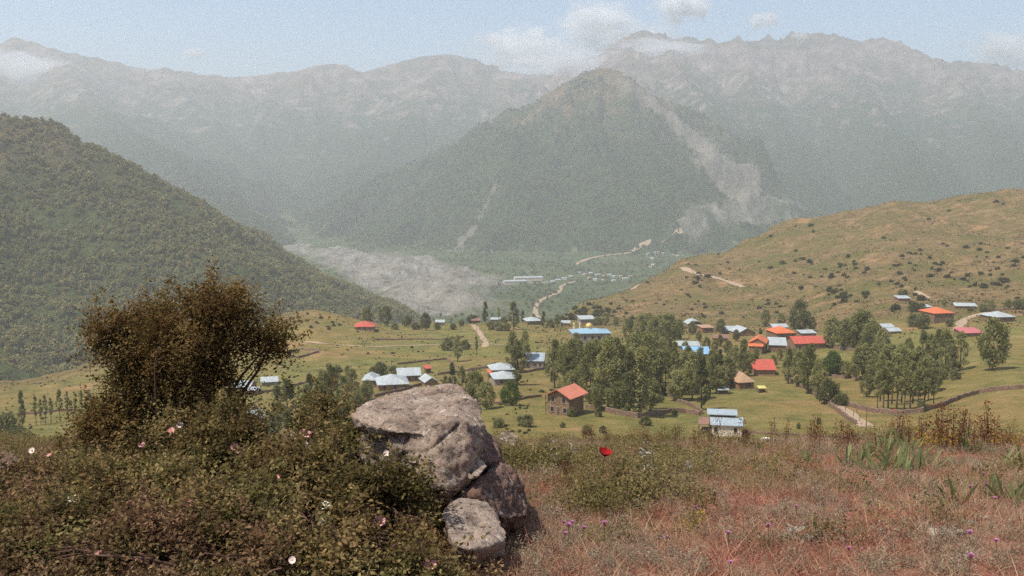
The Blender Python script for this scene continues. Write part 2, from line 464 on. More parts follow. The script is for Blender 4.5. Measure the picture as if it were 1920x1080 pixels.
Q = np.stack([I[:-1], J[:-1], J[1:], I[1:]], -1).reshape(-1, 4)[:, ::-1]
# first ring fan
qk = np.sort(kind_v[Q], axis=1)[:, 1]

def land_material(name, kind):
    t = NT(name); p = t.pos()
    sl, gr, br = t.attr('slide'), t.attr('gravel'), t.attr('brown')
    if kind == 'near':
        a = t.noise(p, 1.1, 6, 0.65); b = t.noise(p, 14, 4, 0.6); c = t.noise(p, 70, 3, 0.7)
        soil = t.ramp(b, [(0.3, (0.14, 0.040, 0.028)), (0.55, (0.29, 0.10, 0.068)), (0.8, (0.40, 0.195, 0.135))])  # reddish earth, its red pushed further to carry a light-leak cast
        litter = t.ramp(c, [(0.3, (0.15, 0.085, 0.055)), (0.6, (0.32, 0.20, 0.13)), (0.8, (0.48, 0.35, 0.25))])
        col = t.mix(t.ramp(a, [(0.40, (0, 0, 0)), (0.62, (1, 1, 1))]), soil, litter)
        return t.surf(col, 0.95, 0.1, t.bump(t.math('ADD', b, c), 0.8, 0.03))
    if kind == 'meadow':
        a = t.noise(p, 0.012, 5, 0.6, 0.4); b = t.noise(p, 0.12, 5, 0.65); c = t.noise(p, 1.3, 4, 0.75)
        green = t.ramp(b, [(0.3, (0.088, 0.095, 0.028)), (0.5, (0.165, 0.15, 0.046)), (0.75, (0.26, 0.20, 0.075))])
        dry = t.ramp(b, [(0.3, (0.13, 0.115, 0.035)), (0.55, (0.22, 0.155, 0.055)), (0.75, (0.29, 0.19, 0.08))])
        m = t.mix(t.ramp(a, [(0.42, (0, 0, 0)), (0.6, (1, 1, 1))]), green, dry)
        hillc = t.ramp(t.math('ADD', t.math('MULTIPLY', b, 0.6), t.math('MULTIPLY', c, 0.4)), [(0.38, (0.075, 0.058, 0.024)), (0.5, (0.182, 0.12, 0.054)), (0.66, (0.275, 0.185, 0.09))])
        hg = t.mix(t.ramp(t.noise(p, 0.02, 5, 0.7), [(0.43, (0, 0, 0)), (0.62, (1, 1, 1))]), hillc, t.mix(c, (0.075, 0.075, 0.022), (0.15, 0.125, 0.04)))
        m = t.mix(br, m, hg)
        m = t.mix(t.ramp(c, [(0.32, (1, 1, 1)), (0.5, (0, 0, 0))]), m, t.mix(0.5, m, (0.06, 0.06, 0.018)))
        # ploughed and bare patches
        m = t.mix(t.math('MULTIPLY', t.ramp(t.noise(p, 0.03, 3, 0.5), [(0.64, (0, 0, 0)), (0.69, (1, 1, 1))]), 0.6), m, (0.30, 0.17, 0.085))
        return t.surf(m, 0.95, 0.08, t.bump(t.math('ADD', b, t.math('MULTIPLY', c, 0.5)), 0.9, 1.0))
    a = t.noise(p, 0.0022, 6, 0.62, 0.3); b = t.noise(p, 0.011, 6, 0.68); c = t.noise(p, 0.06, 5, 0.7)
    forest = t.ramp(c, [(0.3, (0.022, 0.036, 0.013)), (0.55, (0.045, 0.066, 0.023)), (0.75, (0.085, 0.10, 0.04))])
    grass = t.ramp(b, [(0.3, (0.09, 0.075, 0.035)), (0.6, (0.16, 0.115, 0.065)), (0.8, (0.24, 0.18, 0.12))])
    rock = t.ramp(b, [(0.34, (0.11, 0.08, 0.065)), (0.5, (0.26, 0.195, 0.165)), (0.68, (0.43, 0.34, 0.30))])
    grav = t.ramp(t.noise(p, 0.03, 6, 0.7), [(0.32, (0.09, 0.085, 0.06)), (0.48, (0.22, 0.20, 0.17)), (0.7, (0.37, 0.34, 0.295))])
    zz = t.n('SeparateXYZ', {0: p}).outputs[2]
    if kind == 'valley':
        fld = t.ramp(b, [(0.3, (0.06, 0.085, 0.032)), (0.5, (0.095, 0.12, 0.05)), (0.7, (0.18, 0.17, 0.095))])
        m = t.mix(t.ramp(c, [(0.45, (0, 0, 0)), (0.6, (1, 1, 1))]), fld, forest)
    elif kind == 'L':
        hi = t.math('MULTIPLY', t.math('ADD', zz, 90.0), 1 / 200.0)
        f = t.ramp(t.math('ADD', hi, t.math('MULTIPLY', t.math('SUBTRACT', b, 0.5), 1.6)), [(0.35, (0, 0, 0)), (0.85, (1, 1, 1))])
        m = t.mix(f, t.mix(0.35, forest, (0.09, 0.09, 0.03)), t.ramp(b, [(0.3, (0.075, 0.06, 0.03)), (0.7, (0.15, 0.10, 0.06))]))
    elif kind == 'P':
        hi = t.math('MULTIPLY', t.math('SUBTRACT', zz, 60.0), 1 / 300.0)
        f = t.ramp(t.math('ADD', hi, t.math('MULTIPLY', t.math('SUBTRACT', b, 0.5), 2.2)), [(0.3, (0, 0, 0)), (0.9, (1, 1, 1))])
        m = t.mix(f, forest, grass)
    else:
        hi = t.math('MULTIPLY', t.math('SUBTRACT', zz, 180.0), 1 / 420.0)
        crag = t.noise(t.n('VectorMath', {0: p, 1: (1, 1, 3.2)}, operation='MULTIPLY').outputs[0], 0.006, 7, 0.72, 0.5)
        f = t.ramp(t.math('ADD', hi, t.math('MULTIPLY', t.math('SUBTRACT', t.math('ADD', t.math('MULTIPLY', b, 0.5), t.math('MULTIPLY', crag, 0.5)), 0.5), 5.0)), [(0.2, (0, 0, 0)), (0.9, (1, 1, 1))])
        m = t.mix(f, forest, t.mix(t.ramp(a, [(0.35, (0, 0, 0)), (0.55, (1, 1, 1))]), grass, rock))
    scree = t.ramp(c, [(0.3, (0.13, 0.115, 0.09)), (0.5, (0.22, 0.19, 0.155)), (0.72, (0.31, 0.27, 0.225))])
    m = t.mix(t.math('MULTIPLY', sl, 0.9), m, scree); m = t.mix(gr, m, grav)
    return t.surf(m, 0.95, 0.05, t.bump(t.math('ADD', t.math('MULTIPLY', b, 2.0), c), 0.9, 30.0 if kind in 'MB' else 14.0))
LAND = [(0, 'ground', 'near'), (6, 'meadow', 'meadow'), (1, 'valley_floor', 'valley'), (2, 'forested_hill', 'L'), (3, 'mountain', 'P'), (4, 'mountain', 'M'), (5, 'mountain', 'B')]
LLAB = {'ground': 'red tinted earth slope with dry grass where the boulder and rose bushes stand', 'meadow': 'grassy bench and brown hillside around the village',
        'valley_floor': 'hazy valley floor with pale gravel flats and fields', 'forested_hill': 'dark wooded hill beyond the bench'}
MLAB = {'P': 'wooded pyramid shaped mountain with a pale landslide chute', 'M': 'high jagged rocky massif behind the landslide', 'B': 'far hazy range with smooth crests beyond the wooded hill'}
V_all = np.stack([gx, gy, gz], 1)
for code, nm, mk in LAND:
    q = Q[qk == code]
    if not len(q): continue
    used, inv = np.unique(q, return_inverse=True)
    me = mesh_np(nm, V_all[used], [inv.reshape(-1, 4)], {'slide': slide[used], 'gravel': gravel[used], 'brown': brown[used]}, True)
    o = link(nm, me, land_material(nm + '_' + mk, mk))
    tag(o, LLAB.get(nm) or MLAB[mk], kind='structure')
# ------------------------------------------------------------------ materials of the village
def roof_metal(name, col, var=0.12, rust=0.0):
    t = NT(name); p = t.obj()
    x = t.n('SeparateXYZ', {0: p}).outputs[0]
    rib = t.math('SINE', t.math('MULTIPLY', x, 14.0))
    n = t.noise(p, 0.9, 5, 0.6); n2 = t.noise(p, 6, 3, 0.6)
    c = t.ramp(n, [(0.3, tuple(a * (1 - var) for a in col)), (0.7, tuple(min(1, a * (1 + var)) for a in col))])
    sheet = t.math('FRACT', t.math('MULTIPLY', x, 0.55))
    c = t.mix(t.math('MULTIPLY', t.ramp(sheet, [(0.0, (1, 1, 1)), (0.05, (0, 0, 0))]), 0.35), c, tuple(a * 0.5 for a in col))
    vary = t.n('TexWhiteNoise', {'W': t.math('FLOOR', t.math('MULTIPLY', x, 0.55))}, noise_dimensions='1D').outputs[0]
    c = t.mix(t.math('MULTIPLY', vary, 0.42), c, tuple(a * 0.55 + 0.05 for a in col))
    streak = t.noise(t.n('VectorMath', {0: p, 1: (3.5, 0.35, 0.35)}, operation='MULTIPLY').outputs[0], 1.4, 5, 0.7)
    c = t.mix(t.math('MULTIPLY', t.ramp(streak, [(0.48, (0, 0, 0)), (0.7, (1, 1, 1))]), 0.45), c, (0.20, 0.12, 0.085))
    if rust: c = t.mix(t.math('MULTIPLY', t.ramp(n2, [(0.5, (0, 0, 0)), (0.7, (1, 1, 1))]), rust), c, (0.22, 0.10, 0.05))
    return t.surf(c, 0.62, 0.25, t.bump(rib, 0.35, 0.05))
def wall_mat(name, a, b, stones=2.2, mortar=None):
    t = NT(name); p = t.obj()
    v = t.n('TexVoronoi', {'Vector': p, 'Scale': stones}, feature='F1')
    ed = t.n('TexVoronoi', {'Vector': p, 'Scale': stones}, feature='DISTANCE_TO_EDGE').outputs[0]
    n = t.noise(p, 5, 4, 0.6)
    sep = t.n('SeparateColor', {0: v.outputs['Color']}).outputs[0]
    c = t.mix(sep, a, b)
    c = t.mix(t.math('MULTIPLY', n, 0.5), c, tuple(x * 0.5 for x in a))
    c = t.mix(t.ramp(ed, [(0.0, (1, 1, 1)), (0.08, (0, 0, 0))]), c, mortar or tuple(x * 0.45 for x in a))
    return t.surf(c, 0.92, 0.1, t.bump(ed, 0.6, 0.08))
M = {
 'orange': roof_metal('orange_sheet', (0.58, 0.145, 0.055)), 'salmon': roof_metal('salmon_sheet', (0.56, 0.19, 0.115)),
 'red': roof_metal('red_sheet', (0.46, 0.085, 0.055)), 'pink': roof_metal('pink_sheet', (0.47, 0.13, 0.14)),
 'pale': roof_metal('pale_zinc', (0.37, 0.42, 0.43), 0.2, 0.25), 'pale2': roof_metal('pale_blue_zinc', (0.31, 0.38, 0.42), 0.18, 0.18),
 'blue': roof_metal('blue_sheet', (0.25, 0.40, 0.50)), 'bright': roof_metal('bright_blue_sheet', (0.20, 0.40, 0.60)),
 'brown': roof_metal('brown_sheet', (0.22, 0.12, 0.09), 0.2, 0.4), 'tan': roof_metal('tan_roof', (0.40, 0.25, 0.15), 0.2, 0.3),
 'yellow': roof_metal('yellow_sheet', (0.58, 0.52, 0.16)),
 'stone': wall_mat('stone_wall', (0.20, 0.125, 0.075), (0.33, 0.22, 0.13)), 'mud': wall_mat('mud_wall', (0.26, 0.165, 0.10), (0.32, 0.21, 0.13), 0.8, (0.24, 0.15, 0.09)),
 'cream': wall_mat('cream_plaster', (0.66, 0.57, 0.45), (0.70, 0.61, 0.48), 0.4, (0.65, 0.56, 0.44)), 'grey': wall_mat('grey_block', (0.30, 0.25, 0.21), (0.38, 0.32, 0.27), 1.5),
 'brick': wall_mat('brick_wall', (0.30, 0.14, 0.08), (0.38, 0.2, 0.12), 3.0),
 'drystone': wall_mat('dry_stone', (0.19, 0.12, 0.085), (0.32, 0.22, 0.155), 2.6, (0.05, 0.03, 0.022)),
 'wood': plain('weathered_wood', (0.12, 0.075, 0.045), var=0.4, scale=6), 'frame': plain('painted_frame', (0.35, 0.30, 0.25)),
 'dark': plain('dark_opening', (0.018, 0.016, 0.015), rough=0.4, spec=0.5), 'gold': plain('gilt_metal', (0.62, 0.42, 0.10), rough=0.35, spec=0.6),
 'track': plain('dirt_track', (0.34, 0.245, 0.165), var=0.25, scale=0.6), 'white': plain('white_cloth', (0.75, 0.74, 0.70), var=0.08),
 'redcloth': plain('red_tarpaulin', (0.45, 0.02, 0.02), var=0.15), 'pale_strip': plain('white_water', (0.6, 0.62, 0.62), var=0.2, scale=0.1),
 'pole': plain('pole_wood', (0.14, 0.10, 0.07), var=0.3, scale=4),
}
# ------------------------------------------------------------------ tracks
def ribbon(name, pts, width, mat, label, lift=0.12, kw=VILL, step=6.0):
    P = [hit(x, y, **kw) for x, y in pts]
    P = [p for p in P if p is not None]
    L = []
    for a, b in zip(P[:-1], P[1:]):
        n = max(1, int((b - a).length / step))
        L += [a.lerp(b, i / n) for i in range(n)]
    L.append(P[-1])
    L = [sum((L[max(0, min(len(L) - 1, i + k))] for k in (-2, -1, 0, 1, 2)), Vector()) / 5 for i in range(len(L))]
    V, F = [], []
    for i, p in enumerate(L):
        d = (L[min(i + 1, len(L) - 1)] - L[max(i - 1, 0)]); d.z = 0; d.normalize()
        s = Vector((d.y, -d.x, 0))
        wv = width * (1 + 0.25 * math.sin(i * 1.7) * math.sin(i * 0.37))
        for k in (-0.5, -0.17, 0.17, 0.5):
            q = p + s * (k * wv)
            V.append((q.x, q.y, ground(q.x, q.y) + lift))
        if i:
            n = len(V) - 8
            for j in range(3): F.append((n + j, n + j + 1, n + 5 + j, n + 4 + j))
    me = mesh_np(name, V, [np.array(F)], smooth_=True)
    return tag(link(name, me, mat), label, kind='structure')
ribbon('dirt_track', [(1270, 503), (1300, 511), (1335, 520), (1370, 530), (1398, 541)], 5, M['track'], 'pale dirt track cut across the brown hillside', 0.3)
ribbon('dirt_track', [(1185, 545), (1200, 532), (1222, 518), (1240, 510)], 4.5, M['track'], 'short pale track on the spur of the hill', 0.3)
ribbon('dirt_track', [(1795, 622), (1800, 608), (1812, 596), (1835, 588), (1870, 584)], 4.0, M['track'], 'pale curved track beside the grey roofed house', 0.15)
ribbon('dirt_track', [(1632, 805), (1605, 785), (1575, 765), (1550, 747), (1528, 728)], 3.2, M['track'], 'straight field track between the pasture wall and the grove', 0.1)
ribbon('dirt_track', [(885, 608), (900, 625), (915, 645), (905, 655)], 3.0, M['track'], 'footpath crossing the far meadow', 0.12)
ribbon('dirt_track', [(560, 640), (650, 650), (760, 648), (850, 645), (960, 648)], 2.2, M['track'], 'faint worn path along the far meadow', 0.12)
ribbon('dirt_track', [(1710, 545), (1730, 552), (1745, 562)], 3.0, M['track'], 'short track on the slope above the orange roofed house', 0.15)
ribbon('dirt_road', [(1015, 598), (1003, 590), (1006, 570), (1020, 560), (1050, 548), (1052, 536), (1080, 527)], 8, M['track'], 'pale road winding down to the valley', 0.8, dict(d0=620, d1=3000, n=1500), 15)
ribbon('dirt_road', [(1075, 498), (1090, 490), (1110, 482), (1180, 468), (1240, 458), (1265, 445), (1280, 430), (1310, 412)], 12, M['track'], 'pale valley road at the foot of the pyramid mountain', 1.0, FARV, 25)
ribbon('pale_strip', [(693, 590), (703, 578), (716, 562), (720, 554)], 2.2, M['track'], 'thin pale path at the end of the wooded hill', 0.8, FARV, 10)  # a narrow path, drawn in the dirt track colour

# ------------------------------------------------------------------ houses
def roof_mesh(mb, w, d, h, kind, rh, ov=0.45, t=0.14):
    x, y = w / 2 + ov, d / 2 + ov
    if kind == 'gable_x':
        e = h - rh * ov / (d / 2)
        mb.slab([(-x, -y, e), (x, -y, e), (x, 0, h + rh), (-x, 0, h + rh)], t)
        mb.slab([(-x, 0.003, h + rh), (x, 0.003, h + rh), (x, y, e), (-x, y, e)], t)
    elif kind == 'gable_y':
        e = h - rh * ov / (w / 2)
        mb.slab([(-x, -y, e), (0, -y, h + rh), (0, y, h + rh), (-x, y, e)], t)
        mb.slab([(0.003, -y, h + rh), (x, -y, e), (x, y, e), (0.003, y, h + rh)], t)
    elif kind == 'hip':
        e = h - 0.05; r = max(0.0, (w - d) / 2)
        ry = max(0.0, (d - w) / 2)
        A, B = (-r, -ry, h + rh), (r, ry, h + rh)
        if r > 0 or ry == 0:
            mb.slab([(-x, -y, e), (x, -y, e), (r, 0, h + rh), (-r, 0, h + rh)] if r > 0 else [(-x, -y, e), (x, -y, e), (0, 0, h + rh)], t)
            mb.slab([(x, y, e), (-x, y, e), (-r, 0, h + rh), (r, 0, h + rh)] if r > 0 else [(x, y, e), (-x, y, e), (0, 0, h + rh)], t)
            mb.slab([(x, -y, e), (x, y, e), (r, 0, h + rh)], t); mb.slab([(-x, y, e), (-x, -y, e), (-r, 0, h + rh)], t)
        else:
            mb.slab([(x, -y, e), (x, y, e), (0, ry, h + rh), (0, -ry, h + rh)], t)
            mb.slab([(-x, y, e), (-x, -y, e), (0, -ry, h + rh), (0, ry, h + rh)], t)
            mb.slab([(-x, -y, e), (x, -y, e), (0, -ry, h + rh)], t); mb.slab([(x, y, e), (-x, y, e), (0, ry, h + rh)], t)
    elif kind == 'shed':
        mb.slab([(-x, -y, h), (x, -y, h), (x, y, h + rh), (-x, y, h + rh)], t)
    elif kind == 'arch':
        n = 9
        pr = [(-x + 2 * x * i / n, h + rh * math.sin(math.pi * i / n)) for i in range(n + 1)]
        for (xa, za), (xb, zb) in zip(pr[:-1], pr[1:]):
            mb.slab([(xa, -y, za), (xb, -y, zb), (xb, y, zb), (xa, y, za)], t)
    return mb
def wall_mesh(mb, w, d, h, kind, rh):
    x, y, b = w / 2, d / 2, -2.5
    if kind == 'gable_x':
        mb.box(-x, x, -y, y, b, h - 0.02)
        for s in (-x, x): 
            s2 = s - 0.3 * (1 if s > 0 else -1)
            a, c = min(s, s2), max(s, s2)
            mb.v += [(a, -y, h-.02), (a, y, h-.02), (a, 0, h + rh - .16), (c, -y, h-.02), (c, y, h-.02), (c, 0, h + rh - .16)]
            n = len(mb.v) - 6; mb.f += [(n, n+2, n+1), (n+3, n+4, n+5), (n, n+3, n+5, n+2), (n+1, n+2, n+5, n+4)]
    elif kind == 'gable_y':
        mb.box(-x, x, -y, y, b, h - 0.02)
        for s in (-y, y):
            s2 = s - 0.3 * (1 if s > 0 else -1)
            a, c = min(s, s2), max(s, s2)
            mb.v += [(-x, a, h-.02), (x, a, h-.02), (0, a, h + rh - .16), (-x, c, h-.02), (x, c, h-.02), (0, c, h + rh - .16)]
            n = len(mb.v) - 6; mb.f += [(n, n+1, n+2), (n+3, n+5, n+4), (n, n+2, n+5, n+3), (n+1, n+4, n+5, n+2)]
    elif kind == 'shed':
        n = len(mb.v)
        mb.v += [(-x,-y,b),(x,-y,b),(x,y,b),(-x,y,b),(-x,-y,h-.16),(x,-y,h-.16),(x,y,h+rh-.2),(-x,y,h+rh-.2)]
        mb.f += [tuple(n+i for i in q) for q in ((0,3,2,1),(4,5,6,7),(0,1,5,4),(1,2,6,5),(2,3,7,6),(3,0,4,7))]
    else:
        mb.box(-x, x, -y, y, b, h - 0.16)
    return mb
def opening(root, w, d, face, t, z, ww, wh, name='window'):
    """a framed window or a door on a face of the wall, its pane set back inside the frame"""
    fr = 0.10
    def P(a, o, zz):           # a along the face, o outward
        if face == 'f': return (a, -d / 2 - o, zz)
        if face == 'l': return (-w / 2 - o, -a, zz)
        if face == 'r': return (w / 2 + o, a, zz)
    L = w if face == 'f' else d
    c = t * L
    def bar(mb, a0, a1, z0, z1, o):
        p, q = P(a0, -0.02, z0), P(a1, o, z1)
        mb.box(min(p[0], q[0]), max(p[0], q[0]), min(p[1], q[1]), max(p[1], q[1]), z0, z1)
    mb = MB()
    a0, a1 = c - ww / 2, c + ww / 2
    bar(mb, a0 - fr, a0, z - fr, z + wh + fr, 0.07); bar(mb, a1, a1 + fr, z - fr, z + wh + fr, 0.07)
    bar(mb, a0, a1, z + wh, z + wh + fr, 0.07); bar(mb, a0 - fr * 1.6, a1 + fr * 1.6, z - fr * 1.8, z - fr, 0.12)
    o = mb.build(name, M['frame'], root)
    m2 = MB(); bar(m2, a0, a1, z - fr, z + wh, 0.02)
    m2.build('pane' if name == 'window' else 'door_leaf', M['dark'] if name == 'window' else M['wood'], o)
HOUSES = []
def house(label, px, py, w_px, d, h, kind, rh, wall, roof, yaw=0, wins=(), door=None, group=None, name='house', cat='house', ov=0.45, w=None, kw=VILL, push=True):
    p = hit(px, py, **kw)
    W = w if w else w_px / FPX * p.y * 1.0
    c = Vector((p.x, p.y + (d / 2 if push else 0), 0)); c.z = ground(c.x, c.y) * 0.5 + p.z * 0.5
    root = empty(name, c, math.radians(yaw))
    wall_mesh(MB(), W, d, h, kind, rh).build('wall', M[wall], root)
    roof_mesh(MB(), W, d, h, kind, rh, ov).build('roof', M[roof], root)
    for f, t, z, ww, wh in wins: opening(root, W, d, f, t, z, ww, wh)
    if door: opening(root, W, d, door[0], door[1], 0.12, 0.95, 1.95, 'door')
    HOUSES.append((c.x, c.y, max(W, d) / 2))
    return tag(root, label, cat, group), W
WF = lambda *ts, z=1.0, w=0.9, h=1.1, f='f': [(f, t, z, w, h) for t in ts]

# the two near houses
h1, W1 = house('two storey stone house with salmon gable roof by the stone wall', 1062, 779, 0, 7.0, 5.0, 'gable_y', 1.5, 'stone', 'salmon', yaw=-33, w=6.0,
               wins=WF(-.25, .25, z=3.3) + WF(-.28, .3, z=0.9) + WF(-.3, 0.05, .35, z=3.2, f='l', w=0.8, h=1.3) + WF(-.3, .3, z=0.8, f='l'), door=('f', 0.0), ov=0.9)
for i in range(3): MB().box(-W1/2 - 0.80, -W1/2 - 0.66, -3.2 + i * 3.1, -3.06 + i * 3.1, -1.5, 4.6).build('post', M['wood'], h1)
MB().box(-W1/2 - 0.85, -W1/2 - 0.02, -3.4, 3.4, 2.45, 2.6).build('balcony', M['wood'], h1)
h2, W2 = house('cream plastered house with pale blue zinc roofs on two levels', 1366, 818, 0, 4.2, 2.6, 'shed', 0.75, 'cream', 'pale2', yaw=-10, w=6.4,
               wins=WF(-.38, .28, z=1.1, w=0.6, h=0.9), ov=0.4)
MB().box(-W2/2 - 0.4, W2/2 - 1.2, 2.2, 4.6, -2, 3.75).build('upper_wall', M['wood'], h2)
roof_up = MB().slab([(-W2/2 - 1.0, 1.7, 3.95), (W2/2 - 0.8, 1.7, 3.95), (W2/2 - 0.8, 5.0, 4.45), (-W2/2 - 1.0, 5.0, 4.45)], 0.14).build('upper_roof', M['pale2'], h2)
MB().slab([(-W2/2 - 3.0, -1.5, 2.35), (-W2/2 - 0.55, -1.5, 2.5), (-W2/2 - 0.55, 2.4, 3.2), (-W2/2 - 2.8, 2.4, 3.0)], 0.12).build('porch_roof', M['brown'], h2)
for x, y in ((-2.8, -1.3), (-2.7, 2.2), (-0.75, -1.3)): MB().box(-W2/2 + x - .06, -W2/2 + x + .06, y - .06, y + .06, -1.5, 2.36).build('porch_post', M['wood'], h2)
MB().box(-W2/2 - 2.9, -W2/2 - 0.02, -0.6, 2.3, -2, 0.9).build('porch_wall', M['stone'], h2)
MB().box(W2/2 - 0.5, W2/2 - 0.2, 0.9, 1.2, 2.5, 4.0).build('chimney', M['grey'], h2)

# the prayer hall with its dome
h3, W3 = house('long hall with pale blue roof and a small golden dome', 1108, 640, 0, 13, 4.4, 'hip', 1.6, 'grey', 'blue', yaw=4, w=19, cat='mosque', name='prayer_hall',
               wins=WF(-.36, -.18, 0.02, .2, .38, z=1.2, w=1.4, h=1.8), ov=0.6)
def dome(root, x, y, z, r):
    MB().tube([(x, y, z - 1.6), (x, y, z)], [r * 0.82, r * 0.82], 14).build('drum', M['cream'], root)
    prof = [(r * math.cos(a) * (1.0 if a > 0.3 else 0.96), z + r * 1.15 * math.sin(a)) for a in [i * math.pi / 2 / 8 for i in range(9)]]
    MB().tube([(x, y, b) for a, b in prof], [max(0.02, a) for a, b in prof], 16).build('dome', M['gold'], root, True)
    MB().tube([(x, y, z + r * 1.1), (x, y, z + r * 1.6)], [0.07, 0.02], 5).build('finial', M['gold'], root)
dome(h3, -0.5, 0.5, 6.6, 1.75)
for sx in (-7.6, -4.6):
    mn = MB().tube([(sx, 4.5, 4), (sx, 4.5, 7.2)], [0.42, 0.36], 10).build('minaret', M['cream'], h3)
    MB().tube([(sx, 4.5, 7.21), (sx, 4.5, 7.7), (sx, 4.5, 8.3)], [0.55, 0.42, 0.03], 10).build('minaret_cap', M['gold'], mn)

